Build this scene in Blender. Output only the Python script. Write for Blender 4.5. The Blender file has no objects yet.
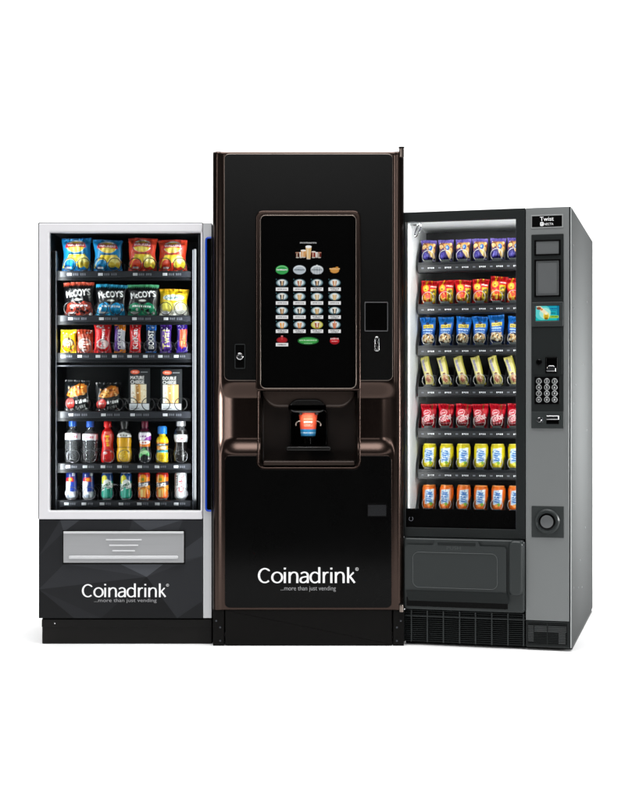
import bpy, bmesh, math, random
import numpy as np
from mathutils import Vector, Matrix, Euler

sc = bpy.context.scene
COL = sc.collection
PI = math.pi

# ------------------------------------------------------------------ camera model
F = 1425.0            # focal length measured on the photograph (632 x 800)
CX, HY = 316.0, 411.0 # principal column, horizon row
HC = 0.989            # camera height


def srgb(r, g=None, b=None):
    if g is None:
        r, g, b = ((r >> 16) & 255, (r >> 8) & 255, r & 255)
    out = []
    for c in (r, g, b):
        c = c / 255.0
        out.append(c / 12.92 if c <= 0.04045 else ((c + 0.055) / 1.055) ** 2.4)
    return tuple(out)


# ------------------------------------------------------------------ materials
def mat(name, color, rough=0.5, metal=0.0, spec=0.5, coat=0.0, coat_rough=0.05, vary=0.06, vscale=6.0,
        bump=0.0, bscale=300.0, rough_vary=0.08, aniso=0.0, stretch=(1, 1, 1)):
    m = bpy.data.materials.new(name)
    m.use_nodes = True
    nt = m.node_tree
    b = nt.nodes['Principled BSDF']
    b.inputs['Metallic'].default_value = metal
    b.inputs['Specular IOR Level'].default_value = spec
    b.inputs['Coat Weight'].default_value = coat
    b.inputs['Coat Roughness'].default_value = coat_rough
    tc = nt.nodes.new('ShaderNodeTexCoord')
    mp = nt.nodes.new('ShaderNodeMapping')
    mp.inputs['Scale'].default_value = stretch
    nt.links.new(tc.outputs['Object'], mp.inputs['Vector'])
    nz = nt.nodes.new('ShaderNodeTexNoise')
    nz.inputs['Scale'].default_value = vscale
    nz.inputs['Detail'].default_value = 5
    nt.links.new(mp.outputs['Vector'], nz.inputs['Vector'])
    mx = nt.nodes.new('ShaderNodeMix'); mx.data_type = 'RGBA'
    mx.inputs['A'].default_value = (*[c * (1 - vary) for c in color], 1)
    mx.inputs['B'].default_value = (*[min(1, c * (1 + vary)) for c in color], 1)
    nt.links.new(nz.outputs['Fac'], mx.inputs['Factor'])
    nt.links.new(mx.outputs['Result'], b.inputs['Base Color'])
    mr = nt.nodes.new('ShaderNodeMapRange')
    mr.inputs['To Min'].default_value = max(0.0, rough * (1 - rough_vary))
    mr.inputs['To Max'].default_value = min(1.0, rough * (1 + rough_vary))
    nt.links.new(nz.outputs['Fac'], mr.inputs['Value'])
    nt.links.new(mr.outputs['Result'], b.inputs['Roughness'])
    if bump:
        n2 = nt.nodes.new('ShaderNodeTexNoise'); n2.inputs['Scale'].default_value = bscale
        n2.inputs['Detail'].default_value = 3
        nt.links.new(tc.outputs['Object'], n2.inputs['Vector'])
        bp = nt.nodes.new('ShaderNodeBump'); bp.inputs['Strength'].default_value = bump
        bp.inputs['Distance'].default_value = 0.001
        nt.links.new(n2.outputs['Fac'], bp.inputs['Height'])
        nt.links.new(bp.outputs['Normal'], b.inputs['Normal'])
    return m


def print_mat(name, rough=0.35, coat=0.0, metal=0.0, spec=0.5):
    """printed artwork: the colour comes from the mesh attribute Col"""
    m = bpy.data.materials.new(name); m.use_nodes = True
    nt = m.node_tree; b = nt.nodes['Principled BSDF']
    at = nt.nodes.new('ShaderNodeAttribute'); at.attribute_name = 'Col'
    nt.links.new(at.outputs['Color'], b.inputs['Base Color'])
    b.inputs['Roughness'].default_value = rough
    b.inputs['Coat Weight'].default_value = coat
    b.inputs['Metallic'].default_value = metal
    b.inputs['Specular IOR Level'].default_value = spec
    return m


def screen_mat(name, strength):
    """a backlit display: its pixels give off light"""
    m = bpy.data.materials.new(name); m.use_nodes = True
    nt = m.node_tree; b = nt.nodes['Principled BSDF']
    at = nt.nodes.new('ShaderNodeAttribute'); at.attribute_name = 'Col'
    b.inputs['Base Color'].default_value = (0.004, 0.004, 0.005, 1)
    nt.links.new(at.outputs['Color'], b.inputs['Emission Color'])
    b.inputs['Emission Strength'].default_value = strength
    b.inputs['Roughness'].default_value = 0.15
    b.inputs['Specular IOR Level'].default_value = 0.2
    return m


def glass_mat(name, tint=(0.97, 0.985, 0.98)):
    m = bpy.data.materials.new(name); m.use_nodes = True
    nt = m.node_tree
    for n in list(nt.nodes):
        nt.nodes.remove(n)
    out = nt.nodes.new('ShaderNodeOutputMaterial')
    tr = nt.nodes.new('ShaderNodeBsdfTransparent'); tr.inputs['Color'].default_value = (*tint, 1)
    gl = nt.nodes.new('ShaderNodeBsdfGlossy'); gl.inputs['Roughness'].default_value = 0.03
    fr = nt.nodes.new('ShaderNodeFresnel'); fr.inputs['IOR'].default_value = 1.35
    mx = nt.nodes.new('ShaderNodeMixShader')
    nt.links.new(fr.outputs[0], mx.inputs[0]); nt.links.new(tr.outputs[0], mx.inputs[1])
    nt.links.new(gl.outputs[0], mx.inputs[2]); nt.links.new(mx.outputs[0], out.inputs['Surface'])
    return m


def bottle_mat(name, color, rough=0.05):
    m = bpy.data.materials.new(name); m.use_nodes = True
    b = m.node_tree.nodes['Principled BSDF']
    b.inputs['Base Color'].default_value = (*color, 1)
    b.inputs['Transmission Weight'].default_value = 0.93
    b.inputs['Roughness'].default_value = rough
    b.inputs['IOR'].default_value = 1.33
    return m


M = {}
M['white_floor'] = mat('white_studio_paint', (0.94, 0.94, 0.94), 0.9, spec=0.1, vary=0.01)
M['bronze'] = mat('satin_bronze_paint', srgb(66, 54, 49), 0.22, metal=0.95, vary=0.03, vscale=2, rough_vary=0.04)
M['bronze_dark'] = mat('dark_bronze_gloss', srgb(58, 48, 43), 0.25, metal=0.35, spec=0.4, vary=0.15)
M['chrome_trim'] = mat('polished_bronze_trim', srgb(142, 130, 122), 0.3, metal=1.0)
M['chrome'] = mat('chrome', (0.75, 0.75, 0.76), 0.12, metal=1.0)
M['black_satin'] = mat('black_satin_panel', (0.0035, 0.0035, 0.0034), 0.27, spec=0.15, vary=0.1, rough_vary=0.03)
M['black_gloss'] = mat('black_gloss_panel', (0.0022, 0.0022, 0.0022), 0.12, spec=0.08, vary=0.2, rough_vary=0.15)
M['black_matte'] = mat('black_matte_steel', (0.005, 0.0046, 0.0043), 0.5, spec=0.08, vary=0.2, bump=0.05)
M['bay_brown'] = mat('brown_bay_plastic', srgb(44, 36, 32), 0.24, spec=0.5, vary=0.2)
M['bay_black'] = mat('black_bay_plastic', (0.008, 0.0075, 0.007), 0.22, spec=0.45, vary=0.2)
M['screen_glass'] = mat('black_screen_glass', (0.0015, 0.0015, 0.0015), 0.1, spec=0.06)
M['white_frame'] = mat('white_silver_frame', srgb(214, 213, 216), 0.42, metal=0.0, spec=0.4, vary=0.02, vscale=2)
M['silver'] = mat('brushed_silver_panel', srgb(200, 201, 203), 0.38, metal=0.45, vary=0.04, stretch=(1, 1, 0.05), vscale=60)
M['flap_metal'] = mat('satin_aluminium_flap', srgb(166, 167, 169), 0.36, metal=0.45, vary=0.05, stretch=(0.06, 1, 1), vscale=90)
M['emboss'] = mat('bright_emboss', srgb(208, 209, 211), 0.3, metal=0.3)
M['dark_cabinet'] = mat('dark_cabinet_steel', srgb(40, 40, 42), 0.5, vary=0.1, bump=0.04)
M['base_dark'] = mat('plinth_dark', srgb(22, 21, 20), 0.45, vary=0.12, spec=0.15)
M['inner_dark'] = mat('interior_dark_liner', srgb(9, 15, 19), 0.45, spec=0.2, vary=0.15)
M['tray_dark'] = mat('tray_dark_plastic', srgb(15, 17, 21), 0.38, spec=0.3, vary=0.12, bump=0.03)
M['rail_grey'] = mat('rail_grey_plastic', srgb(50, 53, 60), 0.35, vary=0.1)
M['strip_grey'] = mat('price_rail_grey', srgb(36, 38, 44), 0.35, vary=0.08)
M['label_white'] = mat('price_label_white', srgb(205, 206, 210), 0.5, vary=0.05)
M['label_grey'] = mat('price_label_grey', srgb(98, 100, 108), 0.5)
M['coil_dark'] = mat('coil_black_wire', srgb(26, 26, 28), 0.3, spec=0.6)
M['coil_steel'] = mat('coil_steel_wire', srgb(118, 118, 124), 0.3, metal=0.8)
M['coil_white'] = mat('coil_pale_wire', srgb(205, 205, 202), 0.35, metal=0.3)
M['blue_strip'] = mat('blue_gloss_strip', srgb(22, 70, 185), 0.25, vary=0.06)
M['lettering'] = mat('white_lettering', srgb(245, 245, 246), 0.5, vary=0.01)
M['lettering_grey'] = mat('grey_lettering', srgb(150, 150, 152), 0.5, vary=0.01)
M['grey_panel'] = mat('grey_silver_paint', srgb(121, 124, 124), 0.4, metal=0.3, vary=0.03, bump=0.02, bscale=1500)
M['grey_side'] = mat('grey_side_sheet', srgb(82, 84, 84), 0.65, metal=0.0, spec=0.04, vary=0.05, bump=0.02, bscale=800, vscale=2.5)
M['anthracite'] = mat('anthracite_plastic', srgb(44, 48, 48), 0.36, spec=0.3, vary=0.05, bump=0.05, bscale=1200)
M['anthracite_dark'] = mat('anthracite_dark_plastic', srgb(30, 33, 33), 0.42, spec=0.15, vary=0.06, bump=0.05, bscale=1200)
M['slot_grey'] = mat('dark_grey_window', srgb(88, 90, 91), 0.25, vary=0.06)
M['inner_white'] = mat('interior_white_liner', srgb(236, 238, 238), 0.5, vary=0.02)
M['inner_black'] = mat('interior_black_back', srgb(16, 17, 21), 0.45, vary=0.15)
M['key_metal'] = mat('keypad_key_metal', srgb(160, 162, 162), 0.35, metal=0.6)
M['glass'] = glass_mat('clear_door_glass')
M['print_foil'] = print_mat('printed_foil', 0.3, coat=0.25, spec=0.4)
M['print_can'] = print_mat('printed_can', 0.28, coat=0.2)
M['print_card'] = print_mat('printed_card', 0.5)
M['print_panel'] = print_mat('printed_panel', 0.35, spec=0.14)
M['screen'] = screen_mat('touch_display', 0.8)
M['screen_teal'] = screen_mat('colour_display', 0.95)
M['water'] = bottle_mat('water_bottle_plastic', (0.86, 0.9, 0.95))
M['cap_blue'] = mat('blue_cap', srgb(35, 90, 185), 0.35)
M['cap_red'] = mat('red_cap', srgb(225, 25, 25), 0.35)
M['cap_black'] = mat('black_cap', srgb(40, 40, 40), 0.35)
M['cap_maroon'] = mat('maroon_cap', srgb(95, 12, 40), 0.35)
M['cap_sky'] = mat('sky_blue_cap', srgb(25, 125, 215), 0.35)
M['cap_silver'] = mat('silver_cap', srgb(200, 200, 204), 0.3, metal=0.5)
M['can_lid'] = mat('can_lid_aluminium', (0.75, 0.76, 0.77), 0.25, metal=1.0)


# ------------------------------------------------------------------ mesh helpers
def finish(o, smooth=None):
    me = o.data
    if smooth is not None:
        for p in me.polygons:
            p.use_smooth = True
        try:
            me.set_sharp_from_angle(angle=math.radians(smooth))
        except Exception:
            pass
    return o


def link(name, me, material, parent=None, smooth=35):
    o = bpy.data.objects.new(name, me)
    COL.objects.link(o)
    if material is not None:
        me.materials.append(material)
    if parent is not None:
        o.parent = parent
    return finish(o, smooth)


class MB:
    def __init__(s):
        s.v = []; s.f = []; s.c = None

    def add(s, verts, faces):
        n = len(s.v)
        s.v += [tuple(v) for v in verts]
        s.f += [tuple(i + n for i in f) for f in faces]

    def box(s, x0, x1, y0, y1, z0, z1, b=0.0):
        """bevelled box: eight corners become small chamfers when b > 0"""
        x0, x1 = min(x0, x1), max(x0, x1); y0, y1 = min(y0, y1), max(y0, y1); z0, z1 = min(z0, z1), max(z0, z1)
        b = min(b, (x1 - x0) * .45, (y1 - y0) * .45, (z1 - z0) * .45)
        bm = bmesh.new()
        bmesh.ops.create_cube(bm, size=1.0)
        for v in bm.verts:
            v.co = Vector(((x0 + x1) / 2 + v.co.x * (x1 - x0), (y0 + y1) / 2 + v.co.y * (y1 - y0), (z0 + z1) / 2 + v.co.z * (z1 - z0)))
        if b > 0:
            bmesh.ops.bevel(bm, geom=list(bm.edges), offset=b, segments=2, affect='EDGES', profile=0.5)
        bm.verts.index_update()
        s.add([v.co[:] for v in bm.verts], [[v.index for v in f.verts] for f in bm.faces])
        bm.free()
        return s

    def prism(s, pts, y0, y1, b=0.0, seg=3):
        """outline pts (x, z), counter-clockwise seen from the front; y0 = front face, y1 = back; front edge rounded by b"""
        rings = []
        n = len(pts)
        if b > 0:
            for k in range(seg + 1):
                a = k / seg * PI / 2
                ins = b * (1 - math.sin(a)); yy = y0 + b * (1 - math.cos(a))
                rings.append((offset(pts, -ins), yy))
        else:
            rings.append((pts, y0))
        rings.append((pts, y1))
        vs = []; fs = []
        for r, yy in rings:
            vs += [(x, yy, z) for x, z in r]
        fs.append(list(range(n)))
        for k in range(len(rings) - 1):
            for i in range(n):
                j = (i + 1) % n
                fs.append([k * n + i, (k + 1) * n + i, (k + 1) * n + j, k * n + j])
        fs.append(list(reversed(range((len(rings) - 1) * n, len(rings) * n))))
        s.add(vs, fs)
        return s

    def ring(s, outer, inner, y0, y1, b=0.0, bi=None, seg=3):
        """flat frame between two outlines with the same number of points"""
        n = len(outer)
        bi = b if bi is None else bi
        loops = []
        loops.append((outer, y1))
        if b > 0:
            for k in range(seg + 1):
                a = k / seg * PI / 2
                loops.append((offset(outer, -b * (1 - math.cos(a))), y0 + b * (1 - math.sin(a))))
        else:
            loops.append((outer, y0))
        if bi > 0:
            for k in range(seg + 1):
                a = (1 - k / seg) * PI / 2
                loops.append((offset(inner, bi * (1 - math.cos(a))), y0 + bi * (1 - math.sin(a))))
        else:
            loops.append((inner, y0))
        loops.append((inner, y1))
        vs = []; fs = []
        for r, yy in loops:
            vs += [(x, yy, z) for x, z in r]
        L = len(loops)
        for k in range(L):
            k2 = (k + 1) % L
            for i in range(n):
                j = (i + 1) % n
                fs.append([k * n + j, k * n + i, k2 * n + i, k2 * n + j])
        s.add(vs, fs)
        return s

    def tube(s, path, r, nseg=8, closed=False, caps=True):
        P = [Vector(p) for p in path]; n = len(P)
        up = None; vs = []; fs = []
        for i in range(n):
            if closed:
                t = (P[(i + 1) % n] - P[i - 1]).normalized()
            else:
                t = (P[min(i + 1, n - 1)] - P[max(i - 1, 0)]).normalized()
            if up is None:
                up = t.orthogonal().normalized()
            up = (up - t * up.dot(t)).normalized()
            w = t.cross(up)
            for k in range(nseg):
                a = 2 * PI * k / nseg
                vs.append(P[i] + r * (math.cos(a) * up + math.sin(a) * w))
        m = n if closed else n - 1
        for i in range(m):
            j = (i + 1) % n
            for k in range(nseg):
                k2 = (k + 1) % nseg
                fs.append([i * nseg + k, i * nseg + k2, j * nseg + k2, j * nseg + k])
        if caps and not closed:
            fs.append(list(reversed(range(nseg)))); fs.append(list(range((n - 1) * nseg, n * nseg)))
        s.add(vs, fs)
        return s

    def lathe(s, prof, n=32, c=(0, 0, 0), axis='z'):
        """prof: (radius, height) from bottom to top"""
        vs = []; fs = []
        for r, h in prof:
            for k in range(n):
                a = 2 * PI * k / n
                if axis == 'z':
                    vs.append((c[0] + r * math.cos(a), c[1] + r * math.sin(a), c[2] + h))
                else:                       # axis along -y: height towards the viewer
                    vs.append((c[0] + r * math.cos(a), c[1] - h, c[2] + r * math.sin(a)))
        for i in range(len(prof) - 1):
            for k in range(n):
                k2 = (k + 1) % n
                fs.append([i * n + k, i * n + k2, (i + 1) * n + k2, (i + 1) * n + k])
        fs.append(list(reversed(range(n)))); fs.append(list(range((len(prof) - 1) * n, len(prof) * n)))
        s.add(vs, fs)
        return s

    def build(s, name, material, parent=None, smooth=35):
        me = bpy.data.meshes.new(name)
        me.from_pydata(s.v, [], s.f)
        me.update()
        o = link(name, me, material, parent, smooth)
        if smooth is not None and len(s.f) < 4000:      # keep flat faces flat beside their rounded edges
            w = o.modifiers.new('face_normals', 'WEIGHTED_NORMAL')
            w.mode = 'FACE_AREA'; w.weight = 100; w.keep_sharp = True
        return o


def offset(pts, d):
    """offset a counter-clockwise outline outwards by d"""
    n = len(pts); out = []
    for i in range(n):
        p0, p1, p2 = pts[i - 1], pts[i], pts[(i + 1) % n]
        e1 = (p1[0] - p0[0], p1[1] - p0[1]); e2 = (p2[0] - p1[0], p2[1] - p1[1])
        l1 = math.hypot(*e1) or 1e-9; l2 = math.hypot(*e2) or 1e-9
        n1 = (e1[1] / l1, -e1[0] / l1); n2 = (e2[1] / l2, -e2[0] / l2)
        m = (n1[0] + n2[0], n1[1] + n2[1]); q = 1 + n1[0] * n2[0] + n1[1] * n2[1]
        q = max(q, 0.25)
        out.append((p1[0] + d * m[0] / q, p1[1] + d * m[1] / q))
    return out


def rrect(x0, z0, x1, z1, r, n=6):
    """rounded rectangle, counter-clockwise; r is one radius or (bl, br, tr, tl)"""
    x0, x1 = min(x0, x1), max(x0, x1); z0, z1 = min(z0, z1), max(z0, z1)
    rs = (r,) * 4 if not isinstance(r, tuple) else r
    pts = []
    for (cx, cz, sx, sz, a0), q in zip(((x0, z0, 1, 1, PI), (x1, z0, -1, 1, 1.5 * PI), (x1, z1, -1, -1, 0), (x0, z1, 1, -1, .5 * PI)), rs):
        q = max(q, 1e-5)
        for k in range(n + 1):
            a = a0 + k / n * PI / 2
            pts.append((cx + sx * q + q * math.cos(a), cz + sz * q + q * math.sin(a)))
    return pts


def disc_pts(cx, cz, rx, rz=None, n=36):
    rz = rz or rx
    return [(cx + rx * math.cos(2 * PI * k / n), cz + rz * math.sin(2 * PI * k / n)) for k in range(n)]


def thing(name, label, cat, loc=(0, 0, 0), rz=0.0, group=None):
    o = bpy.data.objects.new(name, None); COL.objects.link(o)
    o.location = loc; o.rotation_euler = (0, 0, rz); o.empty_display_size = 0.1
    return tag(o, label, cat, group)


def tag(o, label, cat, group=None):
    o['label'] = label; o['category'] = cat
    if group:
        o['group'] = group
    return o


def copy_tree(o, parent=None):
    c = o.copy(); COL.objects.link(c)
    if parent is not None:
        c.parent = parent
    for ch in list(o.children):
        copy_tree(ch, c)
    return c


# ------------------------------------------------------------------ text as triangles
_tcache = {}


def text_tris(s):
    """triangles of a word in Blender's built-in font, scaled to the box 0..1 x 0..1; and its aspect"""
    if s in _tcache:
        return _tcache[s]
    cu = bpy.data.curves.new('t', 'FONT'); cu.body = s; cu.resolution_u = 3
    o = bpy.data.objects.new('t', cu); COL.objects.link(o)
    dg = bpy.context.evaluated_depsgraph_get(); dg.update()
    me = bpy.data.meshes.new_from_object(o.evaluated_get(dg))
    me.calc_loop_triangles()
    V = np.array([v.co[:2] for v in me.vertices]) if len(me.vertices) else np.zeros((0, 2))
    T = [tuple(t.vertices) for t in me.loop_triangles]
    bpy.data.objects.remove(o); bpy.data.curves.remove(cu); bpy.data.meshes.remove(me)
    lo, hi = V.min(0), V.max(0)
    asp = (hi[0] - lo[0]) / (hi[1] - lo[1])
    V = (V - lo) / (hi - lo)
    _tcache[s] = (V, T, asp)
    return _tcache[s]


def add_text(mb, s, x0, z0, x1, z1, y, skew=0.0):
    V, T, _ = text_tris(s)
    mb.add([(x0 + u * (x1 - x0) + skew * w * (z1 - z0), y, z0 + w * (z1 - z0)) for u, w in V], [list(t) for t in T])


# ------------------------------------------------------------------ printed artwork
INK = 1.0


class Art:
    """a small canvas (u to the right, v up, both 0..1) that is sampled into mesh colours"""
    def __init__(s, nu, nv, bg, aspect=1.0, ss=3):
        s.nu, s.nv, s.ss = nu, nv, ss
        s.gamma = INK         # deeper printing inks
        s.W, s.H = nu * ss, nv * ss
        s.a = np.zeros((s.H, s.W, 3)); s.a[:] = srgb(bg) if isinstance(bg, int) else bg
        s.m = np.zeros((s.H, s.W), bool)
        s.U, s.V = np.meshgrid((np.arange(s.W) + .5) / s.W, (np.arange(s.H) + .5) / s.H)
        s.asp = aspect       # height / width of the printed face

    def _put(s, mask, c):
        s.a[mask] = srgb(c) if isinstance(c, int) else c
        s.m |= mask
        return s

    def rect(s, u0, v0, u1, v1, c):
        return s._put((s.U >= u0) & (s.U <= u1) & (s.V >= v0) & (s.V <= v1), c)

    def ell(s, cu, cv, ru, rv, c, rot=0.0):
        x = s.U - cu; y = (s.V - cv) * s.asp
        ca, sa = math.cos(rot), math.sin(rot)
        x, y = x * ca + y * sa, -x * sa + y * ca
        return s._put((x / ru) ** 2 + (y / (rv * s.asp)) ** 2 <= 1, c)

    def poly(s, pts, c):
        mk = np.zeros_like(s.m); n = len(pts)
        for i in range(n):
            (x0, y0), (x1, y1) = pts[i], pts[(i + 1) % n]
            if y0 == y1:
                continue
            mk ^= ((s.V >= min(y0, y1)) & (s.V < max(y0, y1)) & (s.U < x0 + (s.V - y0) * (x1 - x0) / (y1 - y0)))
        return s._put(mk, c)

    def text(s, t, cu, cv, w, h, c, rot=0.0, bold=0.0):
        """word fitted into a w x h box (h as a share of the face height), turned by rot"""
        V, T, _ = text_tris(t)
        P = (V - .5) * np.array([w, h * s.asp])
        ca, sa = math.cos(rot), math.sin(rot)
        P = np.stack([P[:, 0] * ca - P[:, 1] * sa, P[:, 0] * sa + P[:, 1] * ca], 1)
        P = P / np.array([1, s.asp]) + np.array([cu, cv])
        mk = np.zeros_like(s.m)
        for tr in T:
            A, B, C = P[tr[0]], P[tr[1]], P[tr[2]]
            x0 = max(int(min(A[0], B[0], C[0]) * s.W) - 1, 0); x1 = min(int(max(A[0], B[0], C[0]) * s.W) + 2, s.W)
            y0 = max(int(min(A[1], B[1], C[1]) * s.H) - 1, 0); y1 = min(int(max(A[1], B[1], C[1]) * s.H) + 2, s.H)
            if x1 <= x0 or y1 <= y0:
                continue
            U, W = s.U[y0:y1, x0:x1], s.V[y0:y1, x0:x1]
            d = lambda p, q: (U - q[0]) * (p[1] - q[1]) - (p[0] - q[0]) * (W - q[1])
            a, b, g = d(A, B), d(B, C), d(C, A)
            mk[y0:y1, x0:x1] |= ~(((a < 0) | (b < 0) | (g < 0)) & ((a > 0) | (b > 0) | (g > 0)))
        if bold:
            k = max(1, int(round(bold * s.ss)))
            m2 = mk.copy()
            for d_ in range(1, k + 1):
                m2[:, d_:] |= mk[:, :-d_]
                m2[d_:, :] |= mk[:-d_, :]
            mk = m2
        return s._put(mk, c)

    def scrawl(s, n, cu, cv, w, h, c, rot=0.0, bold=0.0):
        """a line of print too small to read: n ragged upright marks"""
        r = random.Random(n * 31 + int(cu * 100))
        ca, sa = math.cos(rot), math.sin(rot)
        for k in range(n):
            a0 = (k + r.uniform(.05, .2)) / n - .5; a1 = (k + r.uniform(.7, .95)) / n - .5
            lo, hi = -.5 * r.uniform(.6, 1), .5 * r.uniform(.6, 1)
            q = []
            for x, y in ((a0, lo), (a1, lo), (a1, hi), (a0, hi)):
                x *= w; y *= h * s.asp
                q.append((cu + x * ca - y * sa, cv + (x * sa + y * ca) / s.asp))
            s.poly(q, c)
        return s

    def bits(s, n, cols, box, size, seed):
        """n little scattered printed shapes (nuts, sparks, small print)"""
        r = random.Random(seed)
        for _ in range(n):
            s.ell(r.uniform(box[0], box[2]), r.uniform(box[1], box[3]), size * r.uniform(.6, 1.3), size * r.uniform(.5, 1.1) / s.asp,
                  r.choice(cols), r.uniform(0, PI))
        return s

    def grad(s, v0, v1, c0, c1):
        """printed two-colour blend from v0 to v1"""
        t = np.clip((s.V - v0) / (v1 - v0), 0, 1)[..., None]
        k = (s.V >= min(v0, v1)) & (s.V <= max(v0, v1))
        g = np.array(srgb(c0)) * (1 - t) + np.array(srgb(c1)) * t
        s.a[k] = g[k]; s.m |= k
        return s

    def sample(s):
        c = s.a.reshape(s.nv, s.ss, s.nu, s.ss, 3).mean((1, 3))
        m = s.m.reshape(s.nv, s.ss, s.nu, s.ss).mean((1, 3))
        return c ** s.gamma, m


def colour_mesh(name, verts, faces, cols):
    me = bpy.data.meshes.new(name)
    me.from_pydata([tuple(v) for v in verts], [], faces)
    at = me.attributes.new('Col', 'FLOAT_COLOR', 'POINT')
    at.data.foreach_set('color', np.concatenate([np.asarray(cols, float), np.ones((len(verts), 1))], 1).astype(np.float32).ravel())
    me.update()
    return me


def grid_faces(nu, nv, off=0, flip=False):
    fs = []
    for j in range(nv - 1):
        for i in range(nu - 1):
            q = [off + j * nu + i, off + j * nu + i + 1, off + (j + 1) * nu + i + 1, off + (j + 1) * nu + i]
            fs.append(q[::-1] if flip else q)
    return fs


def art_plate(name, art, x0, z0, x1, z1, y, material, parent, masked=False):
    """flat printed or lit face at depth y"""
    c, m = art.sample()
    nu, nv = art.nu, art.nv
    X = np.linspace(x0, x1, nu); Z = np.linspace(z0, z1, nv)
    vs = [(x, y, z) for z in Z for x in X]
    fs = grid_faces(nu, nv)
    if masked:
        mm = m.ravel()
        fs = [f for f in fs if max(mm[k] for k in f) > 0.05]
    me = colour_mesh(name, vs, fs, c.reshape(-1, 3))
    return link(name, me, material, parent, None)


def bag_mesh(name, art, w, h, t, seed=0, pinch=0.08, crimp=0.07, top_in=0.0, bot_in=0.0, wr=1.5, exp=2.4):
    """a sealed pouch standing on z = 0 with its printed face towards -y"""
    r = random.Random(seed)
    c, _ = art.sample(); nu, nv = art.nu, art.nv
    ph = [r.uniform(0, 6.3) for _ in range(10)]
    fr = [r.uniform(5, 13) for _ in range(10)]
    def pt(u, v, side):
        x = 2 * u - 1
        seal = min(1, max(0, (v - crimp * .6) / .22)) * min(1, max(0, (1 - crimp * .6 - v) / .2))
        seal = seal * seal * (3 - 2 * seal)
        prof = max(0, 1 - abs(x) ** exp) ** .65
        hw = w / 2 * (1 - pinch * math.sin(PI * min(1, max(0, v))) - top_in * v - bot_in * (1 - v))
        d = t / 2 * prof * (0.06 + .94 * seal)
        n = 0
        for k in range(5):
            n += math.sin(fr[k] * x * 1.6 + fr[k + 5] * v * (1.2 if k % 2 else -1.1) + ph[k])
        edge = math.exp(-v / .14) + math.exp(-(1 - v) / .14)
        n = n * .0011 * wr * (0.45 + .55 * edge) + edge * wr * .0016 * math.sin(13 * x + ph[6]) * (1 if v < .5 else -1)
        if v < crimp or v > 1 - crimp:
            n += .0005 * math.sin(v * h * 2200)
        z = v * h + h * .012 * math.sin(2.2 * x + ph[7]) * (1 if v > .5 else 0) * v
        return (x * hw + .0012 * math.sin(9 * v + ph[8]) * wr, side * (d + n * prof * (1 if side < 0 else .8)) , z)
    vs = []; cols = []
    for j in range(nv):
        for i in range(nu):
            vs.append(pt(i / (nu - 1), j / (nv - 1), -1)); cols.append(c[j, i])
    fs = grid_faces(nu, nv)
    n0 = len(vs); bu, bv = max(8, nu // 3), max(8, nv // 3)
    for j in range(bv):
        for i in range(bu):
            u, v = i / (bu - 1), j / (bv - 1)
            vs.append(pt(u, v, 1)); cols.append(c[int(v * (nv - 1)), int((1 - u) * (nu - 1))])
    fs += grid_faces(bu, bv, n0, True)
    me = colour_mesh(name, vs, fs, cols)
    me.materials.append(M['print_foil'])
    return me


def round_mesh(name, art, prof, material, n=56, v0=0.0, v1=1.0):
    """turned body; prof = (radius, height); the artwork covers the half that faces -y, mirrored behind"""
    c, _ = art.sample(); nu, nv = art.nu, art.nv
    H = prof[-1][1]
    zs = np.linspace(0, H, nv)
    pr = np.array(prof)
    # keep the profile's own corners exact
    zs = np.unique(np.concatenate([zs, pr[:, 1]]))
    rs = np.interp(zs, pr[:, 1], pr[:, 0])
    vs = []; cols = []
    for z, r in zip(zs, rs):
        j = min(nv - 1, int(z / H * nv))
        for k in range(n):
            a = 2 * PI * k / n
            vs.append((r * math.cos(a), r * math.sin(a), z))
            cols.append(c[j, min(nu - 1, int((math.cos(a) + 1) / 2 * nu))])
    fs = []
    m = len(zs)
    for j in range(m - 1):
        for k in range(n):
            k2 = (k + 1) % n
            fs.append([j * n + k, j * n + k2, (j + 1) * n + k2, (j + 1) * n + k])
    fs.append(list(reversed(range(n)))); fs.append(list(range((m - 1) * n, m * n)))
    me = colour_mesh(name, vs, fs, cols)
    me.materials.append(material)
    return me


# ------------------------------------------------------------------ hand-drawn wordmark (broad-pen strokes)
def smooth_path(pts, n=10):
    if len(pts) < 3:
        return pts
    P = [pts[0]] + list(pts) + [pts[-1]]
    out = []
    for i in range(1, len(P) - 2):
        p0, p1, p2, p3 = P[i - 1], P[i], P[i + 1], P[i + 2]
        for k in range(n):
            t = k / n
            out.append(tuple(.5 * ((2 * p1[q]) + (-p0[q] + p2[q]) * t + (2 * p0[q] - 5 * p1[q] + 4 * p2[q] - p3[q]) * t * t
                                   + (-p0[q] + 3 * p1[q] - 3 * p2[q] + p3[q]) * t ** 3) for q in (0, 1)))
    out.append(pts[-1])
    return out


def arc(cx, cy, rx, ry, a0, a1, n=28):
    return [(cx + rx * math.cos(math.radians(a0 + (a1 - a0) * k / n)), cy + ry * math.sin(math.radians(a0 + (a1 - a0) * k / n))) for k in range(n + 1)]


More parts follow.
